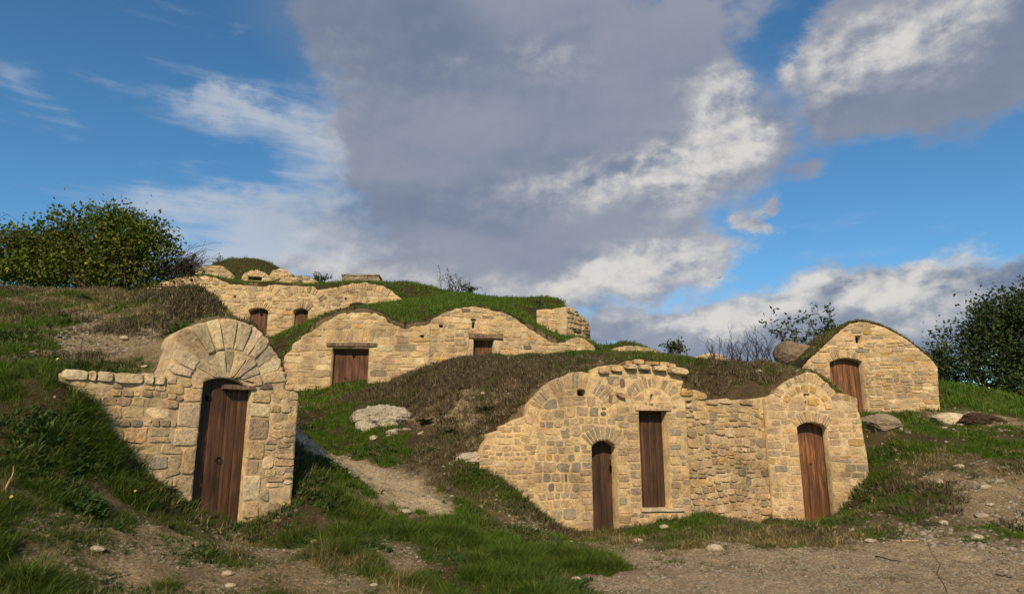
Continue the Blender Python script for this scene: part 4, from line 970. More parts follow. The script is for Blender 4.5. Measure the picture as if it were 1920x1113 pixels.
# ---------------------------------------------------------------- hut on the right with the barrel roof
HUT_PX = [(1508, 688), (1520, 672), (1535, 658), (1548, 645), (1562, 632), (1580, 617), (1596, 606), (1610, 603), (1630, 605), (1655, 612), (1680, 624), (1705, 640), (1728, 658), (1748, 676), (1757, 688), (1759, 710), (1761, 750)]
w = Wall('hut', 'stone_hut', 'freestanding stone hut with round gable, brown boarded door and small square window hole', 'stone hut',
         HUT_PX,
         59, thick=.62, g=.04, drop=.9, palette=PAL_HUT, mortar=(.49, .35, .205), amp=.018, rag=.012)
HUT = w
o7 = arch_opening(w.fr, (1555, 680), (1585, 671), (1616, 678), 1.9); w.openings.append(o7); w.openings.append(rect_px(w.fr, 1603, 629, 1616, 643))
w.voussoirs(o7[0], w.fr.uv(1585, 671), o7[10], .16, 18, gap=.014, proud=(.01, .03), palette=[(GTAN, 2), (TAN, 2), (PINK, 1)], px=False)
q = w.fr.uv(1605, 621); w.add_stone(rounded(q, .13, .045, w.rs, 10, 5), .03, .06, GREY); w.skip.append(rounded(q, .14, .055, w.rs, 10, 5, 0))
q = w.fr.uv(1626, 623); w.add_stone(rounded(q, .10, .055, w.rs, 10, 5), .025, .06, (.55, .33, .10)); w.skip.append(rounded(q, .11, .065, w.rs, 10, 5, 0))
w.coursed(.07, .14, 1.5, 4.0, proud=(.002, .026), gap=.016, jit=.09, split=.25, wave=.03, sq=(3, 6))
a = w.fr.uv(1601, 646); b = w.fr.uv(1618, 627); w.block('window_dark_sheet', a[0], b[0], a[1], b[1], .22, .26, M_DARK)  # added black sheet, stands in for the shade inside the window hole
w.door(o7, .22, 6, M_WOOD_RAW, label='brown boarded hut door, paler orange wood low in the middle')
w.finish(limit=295)
# the vault behind the gable and its turf skin
rs = np.random.default_rng(5); ol = w.fr.uvs(HUT_PX); n = len(ol); DEP = 2.4
def vault(name, off, d0, d1, mat, col, noise, ny=24):
    V = []; cen = np.array([(ol[0][0] + ol[-1][0]) / 2, ol[0][1] - .6])
    pts = [np.array(ol[0]) + (-.0, -1.6)] + [np.array(p) for p in ol] + [np.array(ol[-1]) + (0, -.6)]
    fine_ = []
    for i in range(len(pts) - 1):
        for k in range(4): fine_.append(pts[i] + (pts[i + 1] - pts[i]) * k / 4)
    fine_.append(pts[-1]); fine_ = np.array(fine_)
    dirs = fine_ - cen; dirs /= np.linalg.norm(dirs, axis=1)[:, None]
    m = len(fine_)
    for j in range(ny + 1):
        d = d0 + (d1 - d0) * j / ny
        nz = fbm(np.arange(m) * .45, np.full(m, d * 3.0), 9, 3) * noise
        q = fine_ + dirs * (off + nz)[:, None]
        for p in q: V.append((p[0], d, p[1] - w.z0))
    Fc = [(j * m + i, (j + 1) * m + i, (j + 1) * m + i + 1, j * m + i + 1) for j in range(ny) for i in range(m - 1)]
    Fc.append(tuple(ny * m + i for i in range(m - 1, -1, -1)))
    me = mesh_py(name, V, Fc, mat, col, True); return part(name, me, w.root)
vault('vault', -.06, .3, DEP, M_STONE, (.42, .33, .2), .01)
TURF = vault('turf_roof', .055, .05, DEP + .1, M_GROUND, (.085, .07, .035), .05)

# ---------------------------------------------------------------- far fronts
def small_wall(key, name, label, outline, seed, holes=(), arches=(), hgt=(.14, .24), asp=(1.0, 2.4), **k):
    w = Wall(key, name, label, 'stone cellar', outline, seed, g=.08, thick=.62, amp=.03, **k)
    for h in holes: w.openings.append(rect_px(w.fr, *h))
    for a in arches: w.voussoirs(*a[:3], a[3], a[4], gap=.03, proud=(.02, .05), palette=[(TAN, 2), (CREAM, 2), (GTAN, 1)])
    w.coursed(*hgt, *asp, proud=(.02, .05), gap=.04, jit=.13, split=.15); w.finish(); return w
small_wall('far1', 'stone_cellar', 'tiny rubble gable showing under a brown hump beyond the ledge of flat stones', [(1142, 662), (1150, 653), (1170, 649), (1195, 648), (1220, 653), (1240, 660), (1250, 668)], 61, drop=1.)
small_wall('far2', 'stone_cellar', 'tiny pale rubble gable under the hump beside the bare bushes', [(1298, 676), (1308, 667), (1330, 662), (1352, 664), (1368, 672), (1376, 678)], 62, drop=.8)
small_wall('high1', 'stone_cellar', 'crumbling rubble face below the highest turf dome, next to the leafy tree', [(366, 506), (376, 500), (398, 497), (418, 499), (430, 508), (437, 516)], 63, drop=.8, palette=PAL_WARM)
small_wall('high2', 'stone_cellar', 'small arched front with dark letterbox opening under the highest turf dome', [(453, 520), (458, 512), (470, 507), (483, 506), (496, 510), (505, 518), (508, 524)], 64, holes=[(465, 518, 491, 526)], arches=[((461, 522), (481, 514), (501, 522), .28, 13)], drop=.9)
small_wall('high3', 'stone_cellar', 'rubble face right of the letterbox opening, at the foot of the turf dome', [(505, 516), (512, 506), (528, 503), (542, 508), (548, 514)], 65, drop=.8, palette=PAL_WARM)
small_wall('high4', 'stone_cellar', 'low brown rubble hump with one tiny square hole above the upper terrace', [(508, 534), (525, 524), (545, 518), (565, 516), (585, 521), (600, 530), (606, 536)], 66, holes=[(559, 526, 566, 531)], drop=.6, palette=[(GTAN, 3), (GREY, 2), (TAN, 2)])
# ---------------------------------------------------------------- vegetation and loose ground cover
def leaf_material(name, c0, c1, c2, trans=.25, rough=.6):
    m = bpy.data.materials.new(name); m.use_nodes = True; nt = m.node_tree; nt.nodes.clear(); N = nt.nodes; L = nt.links
    o = N.new('ShaderNodeOutputMaterial'); b = N.new('ShaderNodeBsdfPrincipled'); t = N.new('ShaderNodeBsdfTranslucent'); mx = N.new('ShaderNodeMixShader')
    oi = N.new('ShaderNodeObjectInfo'); at = N.new('ShaderNodeAttribute'); at.attribute_name = 'col'
    add = N.new('ShaderNodeMath'); add.operation = 'ADD'; L.new(oi.outputs['Random'], add.inputs[0]); L.new(at.outputs['Fac'], add.inputs[1])
    fr_ = N.new('ShaderNodeMath'); fr_.operation = 'FRACT'; L.new(add.outputs[0], fr_.inputs[0])
    c = ramp(nt, fr_.outputs[0], [(0, c0), (.5, c1), (.92, c2)])
    L.new(c, b.inputs['Base Color']); L.new(c, t.inputs['Color']); b.inputs['Roughness'].default_value = rough; b.inputs['Specular IOR Level'].default_value = .2
    mx.inputs[0].default_value = trans; L.new(b.outputs[0], mx.inputs[1]); L.new(t.outputs[0], mx.inputs[2]); L.new(mx.outputs[0], o.inputs[0])
    return m
M_GRASS = leaf_material('green_grass', (.030, .064, .006), (.060, .104, .010), (.13, .15, .024))
M_TURF = leaf_material('turf_grass', (.040, .084, .007), (.072, .132, .011), (.12, .165, .022))
M_DRY = leaf_material('dry_grass', (.075, .062, .020), (.165, .13, .050), (.36, .28, .13))
M_SCRUB = leaf_material('brown_scrub', (.045, .032, .018), (.09, .064, .038), (.16, .125, .065), .1)
M_WEED = leaf_material('weed_leaf', (.03, .065, .012), (.05, .09, .018), (.08, .12, .03))
hidden = bpy.data.collections.new('tuft_shapes')

def tuft(name, mat, nb, hgt, width, spread, lean, seed, seg=3, curl=.6):
    rs = np.random.default_rng(seed); V = []; Fc = []; C = []
    for _ in range(nb):
        a = rs.uniform(0, 2 * math.pi); r = spread * math.sqrt(rs.random()); bx, by = r * math.cos(a), r * math.sin(a)
        h = hgt * rs.uniform(.45, 1.1); la = a + rs.normal(0, .9); ln = lean * rs.uniform(.3, 1.2); w_ = width * rs.uniform(.7, 1.3)
        fa = rs.uniform(0, math.pi); wx_, wy_ = math.cos(fa) * w_ / 2, math.sin(fa) * w_ / 2; cv = rs.random() * .35
        o = len(V)
        for k in range(seg + 1):
            t = k / seg; off = ln * h * t ** 1.8; z = h * (t - curl * ln * t * t * .5); x = bx + math.cos(la) * off; y = by + math.sin(la) * off; q = 1 - t ** 1.5
            if k < seg: V += [(x - wx_ * q, y - wy_ * q, z), (x + wx_ * q, y + wy_ * q, z)]
            else: V.append((x, y, z))
        for k in range(seg - 1): Fc.append((o + 2 * k, o + 2 * k + 1, o + 2 * k + 3, o + 2 * k + 2))
        Fc.append((o + 2 * seg - 2, o + 2 * seg - 1, o + 2 * seg)); C += [cv] * (2 * seg + 1)
    me = mesh_py(name, V, Fc, mat); at = me.color_attributes.new('col', 'FLOAT_COLOR', 'POINT')
    c = np.ones((len(V), 4), np.float32); c[:, :3] = np.array(C)[:, None]; at.data.foreach_set('color', c.ravel())
    o_ = bpy.data.objects.new(name, me); return o_
def pebble(name, mat, seed, col):
    rs = np.random.default_rng(seed); V = []; 
    for k, (z, r) in enumerate(((-.3, .7), (.15, 1.), (.55, .6))):
        for i in range(6):
            a = 2 * math.pi * (i + .5 * k) / 6; q = r * rs.uniform(.75, 1.15); V.append((q * math.cos(a) * 1.2, q * math.sin(a), z * rs.uniform(.8, 1.2)))
    Fc = []
    for k in range(2):
        for i in range(6): j = (i + 1) % 6; Fc.append((k * 6 + i, k * 6 + j, k * 6 + 6 + j, k * 6 + 6 + i))
    Fc.append(tuple(range(12, 18)))
    return bpy.data.objects.new(name, mesh_py(name, V, Fc, mat, col))
def cover(name, label, cat, shapes, pts, rot, scl):
    """one stuff object: small shapes spread over the given points by geometry nodes"""
    col = bpy.data.collections.new(name + '_shapes')
    for s_ in shapes: col.objects.link(s_)
    me = bpy.data.meshes.new(name); me.vertices.add(len(pts)); me.vertices.foreach_set('co', np.asarray(pts, np.float32).ravel())
    a = me.attributes.new('rot', 'FLOAT_VECTOR', 'POINT'); a.data.foreach_set('vector', np.asarray(rot, np.float32).ravel())
    a = me.attributes.new('scl', 'FLOAT_VECTOR', 'POINT'); a.data.foreach_set('vector', np.asarray(scl, np.float32).ravel())
    o = link(bpy.data.objects.new(name, me)); o['kind'] = 'stuff'; o['label'] = label; o['category'] = cat
    ng = bpy.data.node_groups.new(name, 'GeometryNodeTree'); ng.interface.new_socket('Geometry', in_out='INPUT', socket_type='NodeSocketGeometry'); ng.interface.new_socket('Geometry', in_out='OUTPUT', socket_type='NodeSocketGeometry')
    N = ng.nodes; L = ng.links; gi = N.new('NodeGroupInput'); go = N.new('NodeGroupOutput'); ip = N.new('GeometryNodeInstanceOnPoints'); ci = N.new('GeometryNodeCollectionInfo')
    ci.inputs['Collection'].default_value = col; ci.inputs['Separate Children'].default_value = True; ci.inputs['Reset Children'].default_value = True
    r = N.new('GeometryNodeInputNamedAttribute'); r.data_type = 'FLOAT_VECTOR'; r.inputs['Name'].default_value = 'rot'
    s_ = N.new('GeometryNodeInputNamedAttribute'); s_.data_type = 'FLOAT_VECTOR'; s_.inputs['Name'].default_value = 'scl'
    L.new(gi.outputs[0], ip.inputs['Points']); L.new(ci.outputs[0], ip.inputs['Instance']); ip.inputs['Pick Instance'].default_value = True
    L.new(r.outputs['Attribute'], ip.inputs['Rotation']); L.new(s_.outputs['Attribute'], ip.inputs['Scale']); L.new(ip.outputs[0], go.inputs[0])
    md = o.modifiers.new('spread', 'NODES'); md.node_group = ng; return o

# which ground cells the place shows, with room for a step to the side
runmax = np.maximum.accumulate(ELEV, 0); SEEN = (ELEV > runmax - .045) & (np.abs(AZ) < R(46)) & (RR > 3.6) & (RR < 48)
zr = np.zeros_like(GZ); zr[:-1, :-1] = np.maximum(np.abs(GZ[1:, :-1] - GZ[:-1, :-1]), np.abs(GZ[:-1, 1:] - GZ[:-1, :-1])) / (RR[:-1, :-1] * .0055)
SEEN &= zr < 3.2
INWALL = np.zeros(GX.shape, bool)
for key, pa, pb in (('kiosk', 112, 562), ('left', 896, 1292), ('link', 1262, 1450), ('right', 1430, 1628), ('mid1', 528, 806), ('mid2', 796, 1118), ('tur1', 1004, 1064), ('upper', 274, 766), ('hut', 1504, 1764)):
    fo = f[key]; dx = GX - fo.o[0]; dy = GY - fo.o[1]; u = dx * fo.t[0] + dy * fo.t[1]; dep = -(dx * fo.n[0] + dy * fo.n[1])
    lim = CL + .02 + (.2 if key in ('mid1', 'mid2') else .4 if key == 'upper' else 2.4 if key == 'hut' else 0)
    INWALL |= (u > fo.uv(pa, 750)[0]) & (u < fo.uv(pb, 750)[0]) & (dep > -.02) & (dep < lim)
SEEN &= ~INWALL
def pick(weight, n, rmin, rmax, seed):
    rs = np.random.default_rng(seed); w_ = (weight * SEEN * (RR >= rmin) * (RR < rmax))[:-1, :-1].ravel(); w_ = w_ / w_.sum()
    idx = rs.choice(len(w_), n, p=w_); i, j = np.divmod(idx, GX.shape[1] - 1); fu = rs.random(n); fv = rs.random(n)
    def bi(A): return (A[i, j] * (1 - fv) + A[i + 1, j] * fv) * (1 - fu) + (A[i, j + 1] * (1 - fv) + A[i + 1, j + 1] * fv) * fu
    return np.stack([bi(GX), bi(GY), bi(GZ)], -1), rs, weight[i, j] / np.percentile(weight[SEEN], 88)
def spread(name, label, cat, shapes, weight, n, rmin, rmax, seed, smin=.7, smax=1.3, sink=.01, tilt=.15, flat=False):
    p, rs, lw = pick(weight, n, rmin, rmax, seed); p[:, 2] -= sink
    rot = np.stack([rs.normal(0, tilt, n), rs.normal(0, tilt, n), rs.uniform(0, 6.283, n)], -1)
    s_ = rs.uniform(smin, smax, n) * (1 + .9 * fbm(p[:, 0] * 1.6, p[:, 1] * 1.6, seed, 3))
    if flat is False: s_ = s_ * np.clip(.34 + .75 * lw, .3, 1.1)
    scl = np.stack([s_, s_, s_ * rs.uniform(.8, 1.25, n)], -1)
    return cover(name, label, cat, shapes, p, rot, scl)
clump = np.clip(.45 + fbm(GX * 5.5, GY * 5.5, 97, 3, .6) * 3.2, .04, 1.6); patch = clump * np.clip(.55 + fbm(GX * 1.3, GY * 1.3, 91, 4) * 2.2, .03, 1.4); patch2 = np.clip(.5 + fbm(GX * 2.2, GY * 2.2, 95, 4) * 2.6, .02, 1.5)
g_, d_, s_k, b_, p_, r_k = [CW[i].astype(float) for i in range(6)]
tall = np.clip(g_ * 1.15 - .25, 0, 1) * patch * (.25 + .75 * (patch2 > .25)) + .34 * d_ * patch2 + .02 * s_k * patch2 + .24 * b_ * patch2 ** 2
T = [tuft('grass_tuft', M_GRASS, 16, .13, .0070, .05, .9, 100 + i) for i in range(4)] + [tuft('grass_tuft', M_GRASS, 12, .21, .006, .045, .9, 110 + i) for i in range(2)]
Tm = [tuft('grass_tuft', M_TURF, 16, .13, .012, .08, .7, 120 + i) for i in range(4)]
Tf = [tuft('grass_tuft', M_TURF, 14, .13, .022, .14, .6, 130 + i) for i in range(4)]
spread('near_green_grass', 'long green grass in the foreground and on the bank left of the nearest cellar', 'grass', T, tall, 58000, 3.5, 9, 1, .45, 1.05)
spread('middle_green_grass', 'green grass round the path, at the foot of the long front and on the right slope', 'grass', Tm, tall, 60000, 9, 18.5, 2, .4, 1.0)
spread('upper_turf', 'short green turf on the roofs and slopes of the upper terraces', 'grass', Tf, np.clip(g_ - .1, 0, 1) + .05 * b_, 42000, 18.5, 48, 3, .45, 1.1)
D = [tuft('dry_tuft', M_DRY, 12, .10, .006, .06, 1.0, 140 + i) for i in range(3)] + [tuft('dry_tuft', M_DRY, 7, .19, .005, .03, .7, 145 + i) for i in range(2)]
Dm = [tuft('dry_tuft', M_DRY, 12, .11, .011, .08, .8, 150 + i) for i in range(4)]
dryw = d_ * patch * .9 + .16 * g_ * patch2 + .05 * s_k * patch2 ** 2 + .2 * b_ * patch2 + .012 * r_k * (patch2 > 1.1)
spread('near_dry_grass', 'dry straw coloured grass between the green in the foreground', 'dry grass', D, dryw, 9500, 3.5, 9, 4, .4, 1.0)
spread('far_dry_grass', 'dry straw coloured grass over the middle slopes', 'dry grass', Dm, dryw, 26000, 9, 22, 5, .4, 1.0)
S = [tuft('scrub_tuft', M_SCRUB, 16, .085, .011, .08, .8, 160 + i, 2) for i in range(4)]
spread('brown_scrub', 'low brown withered scrub on the middle mound and below the walls of turf', 'scrub', S, b_ * (patch * patch2 + .22) + .06 * s_k * patch2 ** 2 + .10 * d_ * patch2, 22000, 8, 26, 6, .6, 1.5)
W = [tuft('weed_tuft', M_WEED, 14, .07, .026, .06, 1.3, 170 + i, 2) for i in range(4)]
spread('low_weeds', 'low broad leaved weeds and clover in the grass', 'weeds', W, (g_ + .5 * d_) * patch2 ** 2 + .12 * s_k * patch2 ** 2 + .15 * b_ * patch2 ** 2 + .1 * d_ * patch2 ** 2, 24000, 3.5, 16, 7, .5, 1.3)
# turf hanging over the wall tops, hut roof turf
def edge_tufts(name, label, walls, shapes, per_m, seed, smin, smax):
    rs = np.random.default_rng(seed); P_ = []; S_ = []
    for key, wl, depth in walls:
        top = wl.outline[:-2]
        for (ua, va), (ub, vb_) in zip(top[:-1], top[1:]):
            L_ = math.hypot(ub - ua, vb_ - va)
            for _ in range(max(1, int(L_ * per_m))):
                t = rs.random(); u = ua + (ub - ua) * t; d = rs.uniform(*depth); v = va + (vb_ - va) * t + rs.uniform(-.01, .02)
                q = wl.fr.plan(u, d); P_.append((q[0], q[1], v)); S_.append(rs.uniform(smin, smax))
    n = len(P_); rot = np.stack([rs.normal(0, .5, n), rs.normal(0, .5, n), rs.uniform(0, 6.28, n)], -1)
    cover(name, label, 'turf', shapes, P_, rot, np.array(S_)[:, None] * np.ones((1, 3)))
# ---------------------------------------------------------------- trees and shrubs
def leaves_mesh(name, centres, dirs, size, mat, seed, curl=.25, asp=.55, folded=True):
    """one bent leaf blade per centre"""
    rs = np.random.default_rng(seed); n = len(centres); d = dirs / np.linalg.norm(dirs, axis=1)[:, None]
    r = rs.normal(size=(n, 3)); s_ = np.cross(d, r); s_ /= np.linalg.norm(s_, axis=1)[:, None]; up_ = np.cross(s_, d)
    L_ = (size * rs.uniform(.6, 1.25, n))[:, None]; W_ = L_ * asp / 2
    a = centres; m1 = centres + d * L_ * .5 + up_ * L_ * curl * .5; tip = centres + d * L_
    V = np.stack([a, m1 + s_ * W_ - up_ * W_ * .3, tip, m1 - s_ * W_ - up_ * W_ * .3, m1 + d * L_ * .02], 1).reshape(-1, 3)
    b = np.arange(n)[:, None] * 5
    q = np.concatenate([b + np.array([[0, 4, 1]]), b + np.array([[1, 4, 2]]), b + np.array([[2, 4, 3]]), b + np.array([[3, 4, 0]])])
    cols = np.repeat(rs.random(n) * .9, 5)[:, None] * np.ones((1, 3))
    return mesh_np(name, V, [q], mat, cols.astype(np.float32), False)
def tube(V, Fc, pts, radii, k=5):
    o = len(V); pts = [np.array(p, float) for p in pts]
    for i, p in enumerate(pts):
        d = pts[min(i + 1, len(pts) - 1)] - pts[max(i - 1, 0)]; d /= np.linalg.norm(d) + 1e-9
        a = np.cross(d, (0.3, .9, .2)); a /= np.linalg.norm(a) + 1e-9; b = np.cross(d, a)
        for j in range(k):
            t = 2 * math.pi * j / k; V.append(tuple(p + (a * math.cos(t) + b * math.sin(t)) * radii[i]))
    for i in range(len(pts) - 1):
        for j in range(k): Fc.append((o + i * k + j, o + i * k + (j + 1) % k, o + (i + 1) * k + (j + 1) % k, o + (i + 1) * k + j))
def limb_path(a, b, rs, wob, n=5):
    a = np.array(a, float); b = np.array(b, float); L_ = np.linalg.norm(b - a)
    out = [a + (b - a) * t + (rs.normal(size=3) * wob * L_ * math.sin(math.pi * t) if 0 < t < 1 else 0) + np.array((0, 0, .12 * L_ * math.sin(math.pi * t))) for t in np.linspace(0, 1, n)]
    return out
M_BARK = wood_material('bark', (.03, .022, .016), (.075, .056, .04), (.14, .11, .08), .95)
M_TWIG = flat_mat('dark_twigs', (.055, .035, .028), .9)
def leafy_tree(name, label, cat, base, lobes, n_leaf, leaf, mat, seed, stems=6, r_trunk=.10, twig_lobes=(), yellow=None, group=None, gap=1.):
    """lobes: (x, y, z, rx, ry, rz) in the tree's own metres"""
    rs = np.random.default_rng(seed); root = thing(name, label, cat, base, 0, group)
    V = []; Fc = []; ends = []
    vol = np.array([l[3] * l[4] * l[5] for l in lobes]) ** .67; vol /= vol.sum()
    for i in range(stems):
        l = lobes[i % len(lobes)]; e = np.array(l[:3]) + rs.normal(size=3) * np.array(l[3:]) * .2; s0 = np.array((rs.normal(0, .12), rs.normal(0, .1), -.25))
        p = limb_path(s0, e, rs, .07, 7); tube(V, Fc, p, np.geomspace(r_trunk * rs.uniform(.6, 1), .018, 7), 6)
        for _ in range(7):
            k = rs.integers(2, 6); l2 = l if rs.random() < .6 else lobes[rs.integers(len(lobes))]
            q = rs.normal(size=3); q /= np.linalg.norm(q); e2 = np.array(l2[:3]) + q * np.array(l2[3:]) * rs.uniform(.4, .9)
            pp = limb_path(p[k], e2, rs, .08, 5); tube(V, Fc, pp, np.geomspace(.022, .006, 5), 4)
            for _ in range(4):
                e3 = pp[rs.integers(2, 5)] + rs.normal(size=3) * np.array(l2[3:]) * .35; tube(V, Fc, limb_path(pp[2], e3, rs, .1, 4), np.geomspace(.010, .004, 4), 3)
    for l in twig_lobes:
        for _ in range(260):
            q = rs.normal(size=3); q /= np.linalg.norm(q); a = np.array(l[:3]) + q * np.array(l[3:]) * rs.uniform(.1, .8)
            b = a + (rs.normal(size=3) * .25 + np.array((.25, 0, .05))) * rs.uniform(.5, 1.4); tube(V, Fc, limb_path(a, b, rs, .1, 4), (.008, .007, .005, .003), 3)
    part('trunk', mesh_py('trunk', V, Fc, M_BARK, None, True), root)
    # leaf sprays: clusters on the shell of every lobe, with gaps between them
    ncl = max(30, n_leaf // 24); which = rs.choice(len(lobes), ncl, p=vol); Lb = np.array(lobes)[which]
    q = rs.normal(size=(ncl, 3)); q /= np.linalg.norm(q, axis=1)[:, None]; rad = np.clip(rs.beta(4, 1.3, ncl) * 1.08, .2, 1.12)
    cc = Lb[:, :3] + q * Lb[:, 3:] * rad[:, None]
    keep = np.ones(ncl, bool)
    h_ = fbm(cc[:, 0] * 1.9 / gap + seed, cc[:, 2] * 2.3 / gap + cc[:, 1] * 1.3, seed, 3) ; keep &= h_ > -.12
    cc = cc[keep]; q = q[keep]
    per = 24; C = np.repeat(cc, per, 0) + rs.normal(size=(len(cc) * per, 3)) * leaf * rs.uniform(1.0, 2.1, (len(cc), 1)).repeat(per, 0); Dd = np.repeat(q, per, 0) * .7 + rs.normal(size=(len(C), 3)) * .8 + np.array((0, 0, .15))
    part('crown', leaves_mesh('crown', C, Dd, leaf, mat, seed), root)
    if yellow:
        m = rs.choice(len(C), yellow, False); part('yellow_leaves', leaves_mesh('yellow_leaves', C[m] + q[m // per] * leaf * .6, Dd[m], leaf * 1.1, M_YELLOW, seed + 1), root, label='scattered yellowing leaves')
    return root
M_FIG = leaf_material('broad_green_leaf', (.042, .068, .009), (.085, .115, .013), (.16, .17, .024), .3, .5)
M_DARKLEAF = leaf_material('dark_green_leaf', (.018, .032, .010), (.034, .054, .016), (.07, .08, .024), .12, .55)
M_YELLOW = leaf_material('yellow_leaf', (.45, .33, .04), (.55, .42, .06), (.60, .45, .10), .3)
def lobes_px(lst, Y, base, ry=None):
    out = []
    for px, py, rx, rz in lst:
        c = P(px, py, Y) - base; out.append((c[0], rng.uniform(-.35, .35), c[2], rx / F * Y, (ry or rx) / F * Y * .8, rz / F * Y))
    return out
base = np.array((*G(175, 17.4, 0)[:2], 0)); base[2] = z_at(base[0], base[1])
lb = lobes_px([(60, 458, 56, 34), (110, 458, 60, 42), (190, 436, 70, 52), (250, 452, 56, 40), (305, 478, 40, 28), (20, 470, 60, 34), (-50, 470, 60, 40), (90, 492, 80, 36), (180, 490, 90, 40), (215, 418, 40, 22), (145, 425, 40, 22), (330, 488, 24, 18), (285, 455, 36, 26), (60, 516, 70, 22), (150, 520, 80, 22), (240, 518, 60, 20)], 17.4, base)
leafy_tree('broadleaf_tree', 'wide low leafy tree with yellowing leaves on the crest of the left hill', 'tree', base, lb, 28000, .115, M_FIG, 3, stems=12, r_trunk=.09, twig_lobes=lobes_px([(300, 505, 60, 22), (230, 515, 60, 18), (340, 500, 30, 14), (60, 520, 40, 14)], 17.4, base), yellow=170, gap=.8)
base = np.array((*G(1905, 24, 0)[:2], 0)); base[2] = z_at(base[0], base[1])
lb = lobes_px([(1900, 590, 60, 38), (1850, 618, 50, 36), (1800, 650, 38, 30), (1920, 640, 110, 60), (1850, 690, 75, 46), (1960, 580, 80, 50), (2040, 620, 100, 80), (1790, 690, 24, 28), (1930, 720, 100, 50), (1990, 690, 90, 70), (1842, 580, 12, 14)], 24, base)
leafy_tree('dark_tree', 'large dark evergreen tree behind the grassy crest at the right edge', 'tree', base, lb, 46000, .145, M_DARKLEAF, 5, stems=11, r_trunk=.16, gap=.8)
base = np.array((*G(1748, 26, 0)[:2], 0)); base[2] = z_at(base[0], base[1])
leafy_tree('dark_bush', 'small dark bush peeking out behind the right eave of the stone hut', 'bush', base, lobes_px([(1745, 675, 14, 16), (1755, 695, 18, 20)], 26, base), 1400, .12, M_DARKLEAF, 6, stems=3, r_trunk=.05)

def bare_shrub(name, label, px, py_base, Y, h, spread_, nst, seed, leaf=None, leaf_n=0, leaf_size=.1, r0=.014, group=None, cat='shrub', mat=None, zdrop=.1, tipbias=False):
    rs = np.random.default_rng(seed); b = P(px, py_base, Y); root = thing(name, label, cat, b, 0, group); V = []; Fc = []; tips = []; tdir = []
    def grow(p, d, L_, r, lev):
        n = 4; pts = [p]; q = p.copy(); dd = d.copy()
        for i in range(n):
            dd = dd + rs.normal(size=3) * .16; dd[2] += .04; dd /= np.linalg.norm(dd); q = q + dd * L_ / n; pts.append(q.copy())
            if lev < 2 and rs.random() < .75:
                nd = dd + rs.normal(size=3) * .55; nd[2] = abs(nd[2]) * .8 + .1; nd /= np.linalg.norm(nd); grow(q.copy(), nd, L_ * rs.uniform(.4, .65), r * .6, lev + 1)
            if not tipbias or lev > 0 or i > 1: tips.append(q.copy()); tdir.append(dd.copy())
        tube(V, Fc, pts, np.linspace(r, r * .35, n + 1), 3 if lev else 4)
    for i in range(nst):
        a = rs.uniform(0, 6.28); s0 = np.array((rs.normal(0, spread_ * .45), rs.normal(0, spread_ * .3), -zdrop)); d = np.array((math.cos(a) * .35, math.sin(a) * .3, 1.)); d /= np.linalg.norm(d)
        grow(s0, d, h * rs.uniform(.55, 1.), r0, 0)
    part('stems', mesh_py('stems', V, Fc, M_TWIG), root)
    if leaf:
        tips = np.array(tips); tdir = np.array(tdir); m = rs.integers(0, len(tips), leaf_n)
        part('leaves', leaves_mesh('leaves', tips[m] + rs.normal(size=(leaf_n, 3)) * leaf_size * .35, tdir[m] * .5 + rs.normal(size=(leaf_n, 3)) * .7, leaf_size, leaf, seed + 9, asp=.42), root)
    return root
bare_shrub('bare_shrub', 'leafless shrub, leftmost of the bare bushes behind the low mound', 1345, 672, 23, .75, .35, 9, 21, group='bare shrubs on the skyline')
bare_shrub('bare_shrub', 'dense leafless shrub in the middle of the bare bushes', 1385, 676, 22, .85, .5, 16, 22, group='bare shrubs on the skyline')
bare_shrub('bare_shrub', 'tall leafless shrub, rightmost of the bare bushes, beside the big boulder', 1425, 678, 22, 1.0, .5, 16, 23, group='bare shrubs on the skyline')
bare_shrub('leafy_shrub', 'thin leafy shrub standing left behind the big boulder', 1490, 655, 20.2, .95, .25, 6, 24, M_DARKLEAF, 240, .14, group='leafy shrubs by the hut', tipbias=True)
bare_shrub('leafy_shrub', 'dense leafy shrub between the big boulder and the hut gable', 1543, 650, 20.0, 1.0, .18, 6, 25, M_DARKLEAF, 420, .16, group='leafy shrubs by the hut', tipbias=True)
bare_shrub('small_bush', 'small bare bush with few leaves on the green crest above the middle terrace', 856, 556, 32.5, 1.0, .5, 10, 26, M_DARKLEAF, 200, .14, r0=.02, group='small bushes on the crests')
bare_shrub('small_bush', 'small dark bush right of the one on the green crest', 880, 560, 32.0, .65, .25, 5, 36, M_DARKLEAF, 260, .15, r0=.02, group='small bushes on the crests')
bare_shrub('small_bush', 'small dark bush between the two brown humps right of centre', 1270, 662, 24, .45, .4, 9, 27, M_DARKLEAF, 420, .13, group='small bushes on the crests')
bare_shrub('small_bush', 'tiny dark bush right of the rubble hump of the upper terrace', 600, 530, 34.5, .45, .35, 7, 28, M_DARKLEAF, 260, .14, group='small bushes on the crests')
bare_shrub('small_sprig', 'tiny sprig standing on the highest turf dome', 409, 491, 37.5, .5, .08, 5, 29, M_DARKLEAF, 40, .12)
bare_shrub('small_sprig', 'small dark sprig standing on the flat turf edge above the corner block', 1011, 572, 27.5, .28, .04, 6, 30, M_DARKLEAF, 120, .08)

